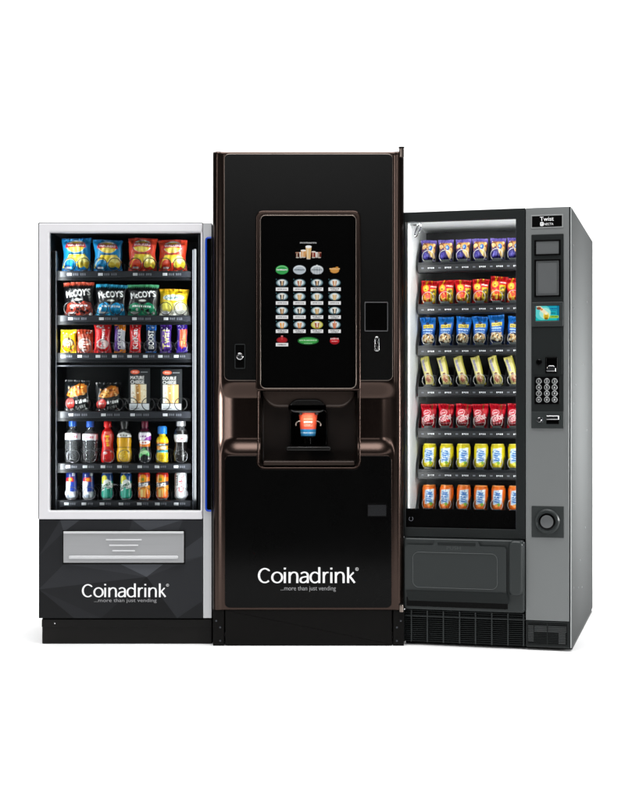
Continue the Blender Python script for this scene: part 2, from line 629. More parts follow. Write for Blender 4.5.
def wordmark_strokes():
    S = []
    def st(p, sm=False, a=5.5, b=3.5):
        S.append((smooth_path(p) if sm else p, a, b))
    def stem(x, h0, h1):
        st([(x, h0), (x, h1)])
    # C
    st(arc(35, 37.5, 30, 35, 48, 312), a=5.6, b=3.5)
    st([(53.6, 65.5), (60, 61)], a=3.2, b=2.8)
    # o
    st(arc(97, 28, 25, 26, 0, 362))
    # i
    def dot(x):
        st([(x, 68.5), (x, 77.5)], a=5.2)
    stem(136, 0, 55); dot(136)
    # n
    def en(x):
        stem(x, 0, 56)
        st([(x + 1, 38), (x + 9, 49), (x + 21, 54), (x + 34, 50), (x + 39, 37), (x + 39, 18), (x + 39, 0)], True)
    en(160)
    # a
    st([(217, 47), (227, 53), (238, 54), (248, 49), (252, 38), (252, 20), (252, 0)], True)
    st([(251, 32), (236, 31), (222, 27), (215, 17), (218, 6), (229, 2.5), (241, 6), (251, 15)], True)
    # d
    stem(310, 0, 80)
    st(arc(288, 28, 22, 26, 60, 300))
    st([(299, 50.5), (309, 43)], a=4, b=3); st([(299, 5.4), (309, 13)], a=4, b=3)
    # r
    stem(333, 0, 56)
    st([(334, 38), (341, 49), (350, 53.5), (357, 52.5)], True)
    # i
    stem(371, 0, 55); dot(371)
    en(394)
    # k
    stem(456, 0, 80)
    st([(458, 27), (484, 54)], a=4.4, b=3.4)
    st([(465, 33), (489, 1.5)], a=5.6, b=3.6)
    return S, 8.0, 489.0


def add_wordmark(mb, x0, x1, z0, y, reg=True):
    S, sx0, sx1 = wordmark_strokes()
    k = (x1 - x0) / (sx1 - sx0)
    for q, (p, a, b) in enumerate(S):
        yy = y - q * 0.00006
        L, R = [], []
        n = len(p)
        for i in range(n):
            tx = p[min(i + 1, n - 1)][0] - p[max(i - 1, 0)][0]; tz = p[min(i + 1, n - 1)][1] - p[max(i - 1, 0)][1]
            l = math.hypot(tx, tz) or 1
            nx, nz = -tz / l, tx / l
            hw = math.sqrt((a * nx) ** 2 + (b * nz) ** 2)
            L.append((x0 + k * (p[i][0] + nx * hw - sx0), yy, z0 + k * (p[i][1] + nz * hw)))
            R.append((x0 + k * (p[i][0] - nx * hw - sx0), yy, z0 + k * (p[i][1] - nz * hw)))
        vs = L + R
        mb.add(vs, [[n + i, n + i + 1, i + 1, i] for i in range(n - 1)])
    if reg:
        cx, cz = x1 + k * 12, z0 + k * 70
        ro = [(cx + k * 8 * math.cos(t * PI / 10), cz + k * 8 * math.sin(t * PI / 10)) for t in range(20)]
        ri = [(cx + k * 6.4 * math.cos(t * PI / 10), cz + k * 6.4 * math.sin(t * PI / 10)) for t in range(20)]
        mb.add([(a, y, b) for a, b in ro + ri], [[i, (i + 1) % 20, 20 + (i + 1) % 20, 20 + i] for i in range(20)])
        add_text(mb, 'R', cx - k * 2.6, cz - k * 3.6, cx + k * 2.8, cz + k * 3.6, y)


# ------------------------------------------------------------------ the frame of each machine
class Frame:
    """local axes of a machine: x to its right, y into it, z up; at() finds the point seen at a photo position on a plane y = d"""
    def __init__(s, ox, oy, theta):
        s.o = (ox, oy); s.t = theta
    def at(s, px, py, d=0.0):
        vx, vz = (px - CX) / F, (HY - py) / F       # per unit of world y
        c, n = math.cos(s.t), math.sin(s.t)
        # world = o + x*(c,-n) + y*(n,c);   local y of the ray point k*(vx,1):
        ox, oy = s.o
        k = (d + ox * n + oy * c) / (vx * n + c)
        wx, wy = k * vx - ox, k - oy
        return (wx * c - wy * n, HC + k * vz)
    def world(s, x, y, z=0.0):
        c, n = math.cos(s.t), math.sin(s.t)
        return (s.o[0] + x * c + y * n, s.o[1] - x * n + y * c, z)
    def rect(s, x0, y0, x1, y1, d=0.0, px=None):
        """photo rectangle (left, top, right, bottom) -> local x0, z0, x1, z1"""
        m = (x0 + x1) / 2 if px is None else px
        a = s.at(x0, (y0 + y1) / 2, d)[0]; b = s.at(x1, (y0 + y1) / 2, d)[0]
        return (a, s.at(m, y1, d)[1], b, s.at(m, y0, d)[1])


# ================================================================== SETTING
def build_setting():
    mb = MB()
    mb.add([(-9, 2.7, 0), (9, 2.7, 0), (9, 10, 0), (-9, 10, 0)], [[0, 1, 2, 3]])
    o = mb.build('floor', M['white_floor'], None, None); o['kind'] = 'structure'
    vs = []; n = 14
    prof = [(10 + 1.5 * math.sin(k / n * PI / 2), 1.5 - 1.5 * math.cos(k / n * PI / 2)) for k in range(n + 1)] + [(11.5, 7.0)]
    for y, z in prof:
        vs += [(-9, y, z), (9, y, z)]
    mb = MB(); mb.add(vs, [[2 * i, 2 * i + 1, 2 * i + 3, 2 * i + 2] for i in range(len(prof) - 1)])
    o = mb.build('backdrop', M['white_floor'], None, 40); o['kind'] = 'structure'


def coil_mesh(name, r, length, turns, wire, front_gap, z_up=0.0):
    """vending spiral: one ring in front of the pack, then the helix behind it (centre at origin, front at y = 0)"""
    mb = MB(); path = []
    n = 28
    for k in range(n):
        a = -PI / 2 + 2 * PI * k / n
        path.append((r * math.cos(a), 0.0 + .004 * k / n, r * math.sin(a)))
    m = turns * 20
    for k in range(m + 1):
        a = -PI / 2 + 2 * PI * k / 20
        path.append((r * math.cos(a), front_gap * min(1, k / 3) + (length - front_gap) * k / m, r * math.sin(a)))
    mb.tube(path, wire, 6)
    me = bpy.data.meshes.new(name); me.from_pydata(mb.v, [], mb.f); me.update()
    return me


def place(me, name, parent, loc, material=None, rot=(0, 0, 0), smooth=40):
    if material is not None and len(me.materials) == 0:
        me.materials.append(material)
    o = bpy.data.objects.new(name, me); COL.objects.link(o); o.parent = parent
    o.location = loc; o.rotation_euler = rot
    if not any(p.use_smooth for p in me.polygons[:1]):
        finish(o, smooth)
    return o


def area_lamp(name, loc, target, sx, sy, power, color=(1, 1, 1), parent=None, spread=180):
    l = bpy.data.lights.new(name, 'AREA'); l.shape = 'RECTANGLE'; l.size = sx; l.size_y = sy
    l.energy = power; l.color = color; l.spread = math.radians(spread)
    o = bpy.data.objects.new(name, l); COL.objects.link(o)
    o.location = loc
    d = Vector(target) - Vector(loc)
    o.rotation_euler = d.to_track_quat('-Z', 'Y').to_euler()
    if parent is not None:
        o.parent = parent
    return o

# ================================================================== SNACK MACHINE WITH WHITE FRAME
YL = 6.023
FL = Frame((125 - CX) * YL / F, YL, 0.0)


def build_snack_machine():
    A = FL.at
    t = thing('snack_vending_machine', 'snack vending machine with white door frame, dark lower panel and crisps, bottles and cans inside',
              'vending machine', FL.world(0, 0), 0.0, 'vending machines')
    xl, xr = A(38.0, 400)[0], A(211.6, 400)[0]
    zt = A(125, 222.4)[1]
    dep = 0.78
    th = 0.018
    xi0, xi1 = A(47.5, 400)[0], A(201.8, 400)[0]       # inside of the liner
    zi0, zi1 = A(125, 511.5)[1], A(125, 229)[1]
    zb = A(125, 619)[1]
    # cabinet shell: side walls, top, back, and the block under the display
    mb = MB()
    mb.box(xl - .003, xl + th, .034, dep, zb, zt - .001, .003)
    mb.box(xr - th, xr, .034, dep, zb, zt - .001, .003)
    mb.box(xl + th, xr - th, .034, dep, zt - .03, zt - .0015, .002)
    mb.box(xl + th, xr - th, dep - .02, dep, zb, zt - .03)
    mb.box(xl + th, xr - th, .034, dep - .02, zb, zi0 - .004)
    mb.box(xi1 + .004, xr - th, .034, dep - .02, zi0 - .004, zt - .03)
    mb.build('cabinet', M['dark_cabinet'], t)
    mb = MB()
    dl = .47
    mb.box(xl + th, xi0, .036, dl, zi0, zi1 + .02)
    mb.box(xi1, xi1 + .004, .036, dl, zi0, zi1 + .02)
    mb.box(xi0, xi1, dl - .006, dl, zi0, zi1)
    mb.box(xl + th, xi1 + .004, .036, dl, zi0 - .004, zi0)
    mb.box(xl + th, xi1 + .004, .036, dl, zi1 + .02, zi1 + .03)
    mb.build('liner', M['inner_dark'], t)
    # plinth
    mb = MB()
    p0 = FL.rect(41.5, 620.5, 211.6, 645, .02)
    mb.box(p0[0], xr - .001, .03, dep - .05, 0, zb - .001, .004)
    mb.box(p0[0], xr - .001, .022, .03, A(125, 628)[1], zb - .004, .003)
    mb.build('plinth', M['base_dark'], t)
    mb = MB(); mb.lathe([(.003, 0), (.003, .002), (.001, .0032)], 12, (A(54, 625)[0], .022, A(54, 624)[1]), 'y')
    mb.build('screw', M['chrome'], t)
    # white door frame
    o = FL.rect(38.6, 223.2, 202.6, 519.3); i = FL.rect(49.3, 232.3, 200.4, 510.6)
    mb = MB(); mb.ring(rrect(*o, .006), rrect(*i, .004), 0, .034, .004, .008)
    mb.build('door_frame', M['white_frame'], t)
    e = FL.rect(37.6, 222.2, 202.8, 519.6)
    mb = MB(); mb.ring(rrect(*e, .007), rrect(o[0] + .001, o[1] + .001, o[2] - .001, o[3] - .001, .006), .008, .032, .002, 0)
    mb.build('door_edge', M['dark_cabinet'], t)
    g = FL.rect(48.8, 231.8, 200.9, 511.1)
    mb = MB(); mb.box(g[0], g[2], .02, .024, g[1], g[3])
    mb.build('glass_pane', M['glass'], t, None)
    # slim metal profiles either side of the trays
    for a, b, top, m in ((50.6, 55.2, 251, 'tray_dark'), (193.2, 196.6, 249, 'tray_dark'), (55.3, 56.3, 251, 'rail_grey'), (192.4, 193.0, 250, 'rail_grey'), (198.4, 199.6, 233, 'rail_grey')):
        r = FL.rect(a, top, b, 509.6, .07)
        mb = MB(); mb.box(r[0], r[2], .07, .09, zi0 + .001, r[3], .002); mb.build('tray_rail', M[m], t)
    # silver column on the hinge side with its dark screen and blue outline
    c = FL.rect(203.1, 222.6, 211.6, 618.2)
    mb = MB(); mb.prism(rrect(c[0], c[1], c[2], c[3], .002), .003, .0335, .002)
    mb.build('side_column', M['silver'], t)
    q = FL.rect(206.6, 238.2, 211.45, 510.4)
    mb = MB(); mb.prism(rrect(q[0], q[1], q[2], q[3], (.006, 0, 0, .006)), .0005, .0032, .0008)
    mb.build('side_screen', M['screen_glass'], t)
    bx, bz0, bz1, bx1 = A(206.0, 400)[0], A(206, 510.8)[1], A(206, 237.7)[1], A(211.3, 400)[0]
    rr = .011
    path = [(bx1, 0, bz1)] + [(bx + rr + rr * math.cos(a), 0, bz1 - rr + rr * math.sin(a)) for a in np.linspace(PI / 2, PI, 7)] + \
           [(bx + rr + rr * math.cos(a), 0, bz0 + rr + rr * math.sin(a)) for a in np.linspace(PI, 1.5 * PI, 7)] + [(bx1, 0, bz0)]
    mb = MB(); mb.tube(path, .0042, 8); mb.build('blue_outline', M['blue_strip'], t)
    # faceted lower panel: one printed sheet of dark triangles
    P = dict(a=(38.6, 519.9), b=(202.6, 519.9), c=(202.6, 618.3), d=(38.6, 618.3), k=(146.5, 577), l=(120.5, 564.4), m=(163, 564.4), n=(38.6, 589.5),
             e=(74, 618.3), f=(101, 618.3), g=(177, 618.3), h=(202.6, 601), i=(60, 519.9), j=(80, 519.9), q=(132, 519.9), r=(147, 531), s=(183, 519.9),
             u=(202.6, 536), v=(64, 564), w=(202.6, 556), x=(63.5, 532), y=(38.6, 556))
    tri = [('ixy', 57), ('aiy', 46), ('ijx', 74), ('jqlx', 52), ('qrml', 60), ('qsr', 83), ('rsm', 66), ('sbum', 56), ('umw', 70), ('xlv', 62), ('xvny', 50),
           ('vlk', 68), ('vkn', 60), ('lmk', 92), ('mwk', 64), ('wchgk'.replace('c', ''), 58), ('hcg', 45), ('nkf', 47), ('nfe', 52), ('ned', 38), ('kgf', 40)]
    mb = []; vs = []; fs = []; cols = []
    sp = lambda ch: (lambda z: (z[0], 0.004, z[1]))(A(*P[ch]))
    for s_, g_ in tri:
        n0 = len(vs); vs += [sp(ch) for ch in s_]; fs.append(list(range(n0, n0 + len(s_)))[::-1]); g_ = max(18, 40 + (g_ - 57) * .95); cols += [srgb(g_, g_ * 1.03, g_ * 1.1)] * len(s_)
    # side returns give the sheet a thickness
    cor = [sp(ch) for ch in 'abcd']
    for a_, b_ in ((0, 1), (1, 2), (2, 3), (3, 0)):
        n0 = len(vs); p, q_ = cor[a_], cor[b_]
        vs += [p, q_, (q_[0], .0335, q_[2]), (p[0], .0335, p[2])]; fs.append([n0, n0 + 1, n0 + 2, n0 + 3]); cols += [srgb(30, 30, 33)] * 4
    me = colour_mesh('lower_panel', vs, fs, cols)
    lp = link('lower_panel', me, M['print_panel'], t, None)
    mb = MB(); a0 = A(83.2, 597.2); a1 = A(165.4, 597.2)
    add_wordmark(mb, a0[0], a1[0], a0[1], .0028)
    mb.build('lettering', M['lettering'], lp, None)
    mb = MB(); r = FL.rect(94, 598.6, 156.5, 603.2)
    add_text(mb, '...more than just vending', r[0], r[1], r[2], r[3], .0029)
    mb.build('small_lettering', M['lettering_grey'], lp, None)
    # delivery flap
    r = FL.rect(62.4, 530.4, 185, 564.2)
    mb = MB(); mb.prism(rrect(*r, .003), .001, .0039, .001); mb.build('flap_recess_shadow', M['black_matte'], t)  # black border for the recess, also standing in for the flap's shadow line
    r = FL.rect(63.6, 531.4, 184, 562.6)
    fl = MB().prism(rrect(*r, .003), -.008, .0008, .003).build('delivery_flap', M['flap_metal'], t)
    mb = MB()
    r = FL.rect(63.8, 531.2, 183.8, 533.4)
    mb.prism(rrect(r[0], r[1], r[2], r[3], .002), -.0125, -.0082, .002)
    for x0, x1, y, hgt in ((106, 142, 539.6, 1.5), (109.3, 138.6, 545.2, 1.5), (112.4, 135.2, 550.6, 1.5)):
        q = FL.rect(x0, y - hgt / 2, x1, y + hgt / 2)
        mb.prism(rrect(*q, .0028), -.0115, -.0082, .0016)
    q = FL.rect(69, 555.6, 178.5, 558.6)
    mb.prism(rrect(*q, .005), -.0125, -.0082, .003)
    mb.build('embossed_pattern', M['emboss'], fl)
    # ---------------------------------------------------------------- trays
    rows = [  # strip top, strip bottom, coil list (px, row, radius, material)
        (270.8, 277.6), (315.2, 322.0), (352.8, 359.6), (411.0, 418.4), (463.2, 470.0), (500.4, 507.2)]
    coilc = [[69.5, 83.5, 100.5, 114.5, 135, 149.5, 164.5, 179.5], [70, 85, 101, 116, 134.5, 148.5, 165.5, 180.5],
             [68.2, 84.8, 103, 119.5, 134.6, 150.3, 165.3, 181.2], [72, 84, 104, 117, 131.3, 148, 163.6, 180.8],
             [73, 90, 108, 124.5, 144.8, 162, 181], [71.5, 89, 107, 126, 144.3, 162.3, 181.2]]
    coil_d = coil_mesh('coil', .0268, .30, 4, .0017, .085)
    coil_s = coil_mesh('coil', .0272, .30, 4, .0012, .085)
    coil_r = coil_mesh('coil', .0278, .30, 4, .0012, .085)
    lab = MB().box(-.010, .010, -.001, 0, -.0058, .0058, .0005)
    labm = bpy.data.meshes.new('price_label'); labm.from_pydata(lab.v, [], lab.f)
    lab = MB()
    for k in range(3):
        lab.box(-.012 + k * .0085, -.0055 + k * .0085, -.001, 0, -.005, .005, .0004)
    tickm = bpy.data.meshes.new('selector_plate'); tickm.from_pydata(lab.v, [], lab.f)
    lab = MB(); lab.box(-.0015, .0015, 0, .26, 0, .032, .001)
    divm = bpy.data.meshes.new('divider'); divm.from_pydata(lab.v, [], lab.f)
    z_of = []
    rnd = random.Random(5)
    for k, (y0, y1) in enumerate(rows):
        x0, x1 = A(57.2, 300, .1)[0], A(192.6, 300, .1)[0]
        zt_, zb_ = A(125, y0, .1)[1], A(125, y1, .1)[1]
        z_of.append(zt_ + .001)
        mb = MB()
        mb.box(x0, x1, .104, .43, zt_ - .006, zt_, .001)
        mb.box(x0, x1, .1, .104, zb_ - .012, zt_ - .0005, .001)
        # tray side plates with a slanted front
        for xs in (x0 - .003, x1):
            h = .06
            mb.prism([(0, 0)] * 0 or [(xs, zb_ - .014), (xs + .003, zb_ - .014), (xs + .003, zt_ + h), (xs, zt_ + h)], .102, .42)
        sh = mb.build('shelf', M['tray_dark'], t)
        mb = MB(); mb.box(x0 + .012, x1 - .006, .0945, .0995, zb_ + .002, zt_ - .003, .0015)
        mb.build('price_rail', M['strip_grey'], sh)
        cs = coilc[k]
        n = 4 if k in (0, 1, 3) else len(cs)
        for j in range(n):
            cpx = (cs[2 * j] + cs[2 * j + 1]) / 2 if n == 4 else cs[j]
            wpx = 7 if n == 4 else 5
            lx, lz = A(cpx - wpx, (y0 + y1) / 2, .094)
            place(labm, 'price_label', sh, (lx, .0942, lz - .0005), M['label_white'])
            place(tickm, 'selector_plate', sh, (lx + .027, .0942, lz - .0005), M['label_grey'])
            if n == 4:
                place(tickm, 'selector_plate', sh, (lx + .058, .0942, lz - .0005), M['label_grey'])
        for j, cpx in enumerate(cs):
            dark = k in (0, 1, 3)
            cx, _ = A(cpx, 300, .106)
            place(coil_d if dark else coil_s, 'coil', sh, (cx, .108, zt_ + .0295), M['coil_dark'] if dark else M['coil_steel'])
        gaps = [(cs[j] + cs[j + 1]) / 2 for j in range(len(cs) - 1)] if n != 4 else [(cs[2 * j + 1] + cs[2 * j + 2]) / 2 for j in range(3)]
        for gx in gaps:
            place(divm, 'divider', sh, (A(gx, 300, .14)[0], .14, zt_ + .0005), M['tray_dark'])
    mb = MB(); r = FL.rect(56.5, 365.2, 193, 366.6, .1)
    mb.box(r[0], r[2], .1, .104, r[1], r[3], .001); mb.build('cross_bar', M['rail_grey'], t)
    # interior lamps: slim tubes behind the door frame
    zc = (zi0 + zi1) / 2
    area_lamp('interior_lamp', (0, .055, zi1 + .012), (0, .26, zi1 - .6), xi1 - xi0 - .05, .03, LAMP_L[0], (.95, .98, 1), t)
    area_lamp('interior_lamp', (xi0 + .034, .05, zc), (xi0 + .22, .2, zc), 1.1, .012, LAMP_L[1], (.95, .98, 1), t).rotation_euler = \
        Euler((PI / 2, 0, -math.radians(55)), 'XYZ')
    area_lamp('interior_lamp', (xi1 - .034, .05, zc), (xi1 - .22, .2, zc), 1.1, .012, LAMP_L[1], (.95, .98, 1), t).rotation_euler = \
        Euler((PI / 2, 0, math.radians(55)), 'XYZ')
    for o_ in t.children:
        if o_.type == 'LIGHT' and o_.data.size > 1:
            o_.data.size, o_.data.size_y = .012, 1.1
    return t, z_of


LAMP_L = [6.0, 3.0]


def art_sun_crisps(base, dark, seed):
    a = Art(64, 76, base, 1.25)
    a.grad(0, .3, dark, base)
    a.poly([(.25, .52), (.02, .12), (.3, .05), (.55, .3), (.9, .08), (1, .3), (.8, .52)], 0xF6D93A)
    a.ell(.3, .2, .2, .16, base); a.ell(.2, .12, .12, .08, dark)
    a.ell(.74, .34, .2, .13, 0xFFF08A); a.ell(.66, .2, .13, .08, 0xF7DC4A); a.ell(.88, .22, .08, .06, 0xF3CE38)
    a.ell(.5, .75, .33, .19, 0xF5F5F0); a.ell(.5, .73, .29, .165, 0xFBD21E); a.ell(.5, .66, .22, .07, 0xFDE56A)
    a.poly([(.12, .70), (.2, .86), (.5, .84), (.8, .86), (.88, .70), (.5, .735)], 0xC8202A)
    a.text('WALKERS', .5, .785, .58, .075, 0xFFFFFF, 0.0, .4)
    a.rect(.22, .5, .78, .56, base)
    a.scrawl(12, .5, .53, .56, .05, 0x20242E)
    a.rect(.16, .09, .36, .14, 0xF3F3F0)
    a.rect(0, .955, 1, 1, dark); a.rect(0, 0, 1, .035, dark)
    return a


def art_ridge(c_top, c_low, seed):
    a = Art(64, 70, 0x101013, 1.1)
    a.rect(0, .91, 1, 1, c_top)
    for k in range(14):
        a.rect(k / 14, .88, k / 14 + .03, .92, c_top)
    a.text("McCOY'S", .5, .66, .8, .19, 0xFAFAFA, .10, .6)
    a.poly([(.04, 0), (.1, .34), (.3, .42), (.5, .33), (.7, .42), (.9, .36), (.97, 0)], c_low)
    a.scrawl(9, .5, .29, .62, .07, 0xEDEDED, 0.0, .3)
    a.bits(16, [0x1B1B1E, 0xF2F2F2, c_top], (.1, .03, .9, .22), .05, seed)
    a.rect(.14, .07, .38, .12, 0xEFEFEF)
    a.ell(.5, .47, .12, .03, 0xD9D9D2)
    return a


def art_quavers():
    a = Art(64, 64, 0xF6CF20, 1.0)
    a.grad(.0, .45, 0xFFFFFA, 0xF7E77A)
    a.ell(.28, .34, .22, .2, 0xFBEF62); a.ell(.74, .34, .2, .2, 0xFFF7A8); a.ell(.7, .12, .3, .1, 0xFFFDF0); a.ell(.2, .1, .14, .08, 0xFFFFFF)
    a.ell(.5, .66, .38, .11, 0xF3F6E8)
    a.text('Quavers', .5, .655, .66, .16, 0x1F7F8C, .04, .7)
    a.ell(.7, .87, .08, .035, 0x8A5A12)
    a.rect(0, .95, 1, 1, 0xF2B010)
    return a


def art_bar(bg, txt, tcol, edge, seed, w=.42, extra=None, asp=2.6):
    a = Art(36, 84, bg, asp)
    if extra:
        extra(a)
    (a.scrawl if isinstance(txt, int) else a.text)(txt, .52, .47, .66 * asp, w / asp, tcol, PI / 2, .5)
    a.rect(0, .93, 1, 1, edge); a.rect(0, 0, 1, .06, edge)
    a.bits(8, [0xFFFFFF, edge], (.1, .8, .9, .95), .05, seed)
    return a


def bottle_prof(R, H, shape):
    return [(R * r, H * h) for r, h in shape]

SH_STILL = [(.7, 0), (.92, .012), (1, .05), (.97, .2), (1, .27), (.96, .33), (1, .4), (.98, .52), (1, .6), (1, .68), (.93, .74), (.74, .81), (.5, .87), (.42, .9), (.42, .985)]
SH_CURVY = [(.7, 0), (.93, .015), (1, .06), (1, .22), (.9, .34), (.8, .44), (.82, .54), (.95, .66), (.93, .76), (.78, .85), (.52, .91), (.44, .94), (.44, .985)]
SH_ROUND = [(.6, 0), (.9, .03), (1, .12), (1, .26), (.92, .36), (.9, .42), (.96, .55), (.94, .7), (.7, .82), (.46, .88), (.44, .93), (.44, .985)]
SH_BELL = [(.75, 0), (.95, .02), (1, .08), (.98, .26), (.9, .36), (.88, .5), (.97, .6), (.96, .74), (.8, .82), (.62, .86), (.5, .87), (.5, .985)]


def make_bottle(name, art, R, H, shape, cap, cap_r, cap_h, mat_=None):
    """body mesh with its cap as a child"""
    Hb = H - cap_h * .8
    me = round_mesh(name, art, bottle_prof(R, Hb, shape), mat_ or M['print_can'], 40)
    o = bpy.data.objects.new(name, me); COL.objects.link(o); finish(o, 40)
    mb = MB(); r = R * cap_r
    mb.lathe([(r, 0), (r * 1.02, cap_h * .25), (r, cap_h * .8), (r * .86, cap_h * .97), (r * .6, cap_h)], 24, (0, 0, H - cap_h))
    mb.build('cap', cap, o)
    return o


def can_art(bg):
    a = Art(48, 60, bg, 1.45)
    return a


def can_prof(R, H):
    return [(R * .74, 0), (R * .8, .004), (R * .97, H * .07), (R, H * .1), (R, H * .87), (R * .86, H * .965), (R * .88, H * .975), (R * .88, H * .99), (R * .8, H * .992), (R * .8, H)]


def rim(a):
    a.rect(0, .955, 1, 1, 0xB9BABC); a.rect(0, 0, 1, .055, 0x9C9DA0)
    return a


def stock_snack_machine(z_of):
    A = FL.at
    rnd = random.Random(11)

    def dims(x0, x1, ytop, row, d):
        a, b = A(x0, 300, d)[0], A(x1, 300, d)[0]
        return (a + b) / 2, b - a, A((x0 + x1) / 2, ytop, d)[1] - z_of[row]

    def put(o, label, cat, group, x, row, d, rz=0.0, lift=0.0, ry=0.0, rx=0.0):
        o.location = FL.world(x, d, z_of[row] + lift)
        o.rotation_euler = (rx, ry, rz)
        return tag(o, label, cat, group)

    def mesh_obj(name, me):
        o = bpy.data.objects.new(name, me); COL.objects.link(o); return finish(o, 50)

    # crisps, first row
    d = .148
    blue = art_sun_crisps(0x1B8FCB, 0x0F5F9C, 1); red = art_sun_crisps(0xE8482A, 0xB92A1C, 2)
    info = [(61.6, 91.6, 238.4, blue, 'blue crisp packet with red ribbon on a yellow sun, leftmost on the top shelf'),
            (93, 123.2, 240, blue, 'blue crisp packet with red ribbon on a yellow sun, standing beside the orange packets'),
            (127.8, 157.2, 238.4, red, 'orange crisp packet with yellow sun emblem, standing beside the blue packets'),
            (158, 187.6, 240, red, 'orange crisp packet with yellow sun emblem, at the right end of the top shelf')]
    for q, (x0, x1, yt, art, lab) in enumerate(info):
        x, w, h = dims(x0, x1, yt, 0, d)
        put(mesh_obj('crisp_packet', bag_mesh('crisp_packet', art, w, h, .055, 20 + q, .10, .05, 0, .02)), lab, 'crisp packet', 'sun emblem crisp packets', x, 0, d, rnd.uniform(-.04, .04), rx=-.03)
    # second row
    d = .148
    info = [(64, 95, 282.4, art_ridge(0xD2543C, 0xB5402F, 3), 'black crisp packet with rust red top edge and red lower half'),
            (95, 127, 284.6, art_ridge(0x35B4DE, 0x1F9BD6, 4), 'black crisp packet with sky blue top edge and blue lower half'),
            (126.4, 158.6, 284.8, art_ridge(0x5DC28A, 0x1E9468, 5), 'black crisp packet with green top edge and green lower half')]
    for q, (x0, x1, yt, art, lab) in enumerate(info):
        x, w, h = dims(x0, x1, yt, 1, d)
        put(mesh_obj('crisp_packet', bag_mesh('crisp_packet', art, w, h, .055, 40 + q, .08, .05, 0, .0)), lab, 'crisp packet', 'black ridged crisp packets', x, 1, d, rnd.uniform(-.04, .04), rx=-.03, ry=(-.03, .02, .03)[q])
    x, w, h = dims(159, 189, 289.2, 1, d)
    put(mesh_obj('crisp_packet', bag_mesh('crisp_packet', art_quavers(), w, h, .05, 47, .11, .05, 0, 0)), 'yellow and white crisp packet with teal lettering beside the green topped packet', 'crisp packet', None, x, 1, d, rx=-.03)

    # third row: chocolate and sweets
    d = .128
    def e_mm(a):
        a.grad(0, 1, 0xE9B90C, 0xF6D21A); a.ell(.5, .42, .38, .22, 0x7A4A16); a.ell(.46, .42, .3, .19, 0xF2E3B0)
        a.bits(9, [0xD8202A, 0x3A7D34, 0xE8A010], (.15, .1, .85, .3), .07, 5)
    def e_mal(a):
        a.rect(0, .68, 1, 1, 0xA93C22); a.ell(.5, .36, .4, .26, 0xF2DED2); a.ell(.75, .2, .2, .14, 0xB85A44); a.bits(8, [0xD9907A, 0xFFFFFF], (.1, .05, .9, .6), .07, 6)
    def e_red(a):
        a.ell(.5, .3, .36, .16, 0xF3D6D0); a.bits(14, [0xFFFFFF, 0xF59A90, 0xB0121A], (.1, .1, .9, .95), .07, 8); a.ell(.45, .3, .2, .1, 0xD0303A)
    def e_dd(a):
        a.rect(.5, 0, 1, 1, 0x4B2278); a.rect(.62, 0, 1, 1, 0xC0C0CC); a.poly([(.45, .8), (1.0, .74), (1, 1), (.3, 1)], 0xF08A1D); a.rect(.5, 0, 1, .12, 0xEE8A22)
    def e_kk(a):
        a.ell(.5, .45, .36, .3, 0xE83038)
    def e_bo(a):
        a.grad(0, .6, 0x0A1020, 0x12264F); a.rect(0, .8, 1, 1, 0x1E5FB0)
    def e_tw(a):
        a.poly([(.1, .1), (.9, .2), (.75, .85), (.2, .8)], 0x6A3FA0)
    def e_cr(a):
        a.rect(.3, .2, .95, .8, 0xE2603A); a.rect(.4, .3, .85, .5, 0xF08A4A)
    lst = [(60.4, 76.4, 329.6, art_bar(0xEFC314, "m&m's", 0x4A2A10, 0xF4CE22, 1, .36, e_mm, 1.5), .03, 'sweet packet', 'yellow sweet packet with brown lettering, leftmost on the third shelf', 'choc'),
           (77.2, 93.2, 329.6, art_bar(0xB9543A, 6, 0x8A2F22, 0xA93C22, 2, .3, e_mal, 1.5), .03, 'sweet packet', 'brown and cream sweet packet beside the yellow sweet packet', 'choc'),
           (93.6, 111.6, 323.6, art_bar(0xD81E22, 'Maltesers', 0xFFFFFF, 0xE0292B, 3, .22, e_red, 1.75), .034, 'sweet packet', 'tall bright red sweet pouch with white specks on the third shelf', 'choc'),
           (114, 125.6, 323.6, art_bar(0x51257F, 'DECKER', 0xF4F4F0, 0xF0861C, 4, .34, e_dd, 2.7), .026, 'chocolate bar', 'purple chocolate bar with orange top corner and white lettering', 'choc'),
           (129.4, 141.2, 323.4, art_bar(0xD3141C, 'KitKat', 0xFFFFFF, 0xDE2428, 5, .44, e_kk, 2.6), .026, 'chocolate bar', 'slim red chocolate bar with white lettering on the third shelf', 'choc'),
           (145.6, 156.4, 325, art_bar(0x0D1730, 'BOOST', 0xF5F5F2, 0x1E66B8, 6, .5, e_bo, 2.8), .026, 'chocolate bar', 'navy chocolate bar with blue top edge and bold white lettering', 'choc'),
           (159.8, 171.6, 324.6, art_bar(0x3C1A70, 'Twirl', 0xF3E78C, 0x4B2390, 7, .58, e_tw, 2.6), .026, 'chocolate bar', 'purple chocolate bar with pale yellow lettering', 'choc'),
           (176.4, 187.6, 323.8, art_bar(0x3A1F95, 8, 0xD04830, 0x3A1F95, 8, .3, e_cr, 2.7), .026, 'chocolate bar', 'violet chocolate bar with orange red panel, last on the third shelf', 'choc')]
    for q, (x0, x1, yt, art, tk, cat, lab, grp) in enumerate(lst):
        x, w, h = dims(x0, x1, yt, 2, d)
        pin = .03 if q < 2 else (.16 if q == 2 else .10)
        put(mesh_obj(cat.replace(' ', '_'), bag_mesh(cat.replace(' ', '_'), art, w, h, tk, 60 + q, pin, .06, 0, 0, .8)), lab, cat, 'sweets and chocolate bars on the third shelf', x, 2, d, rnd.uniform(-.05, .05), rx=-.04)

    # fourth row: pastries and sandwiches
    d = .155
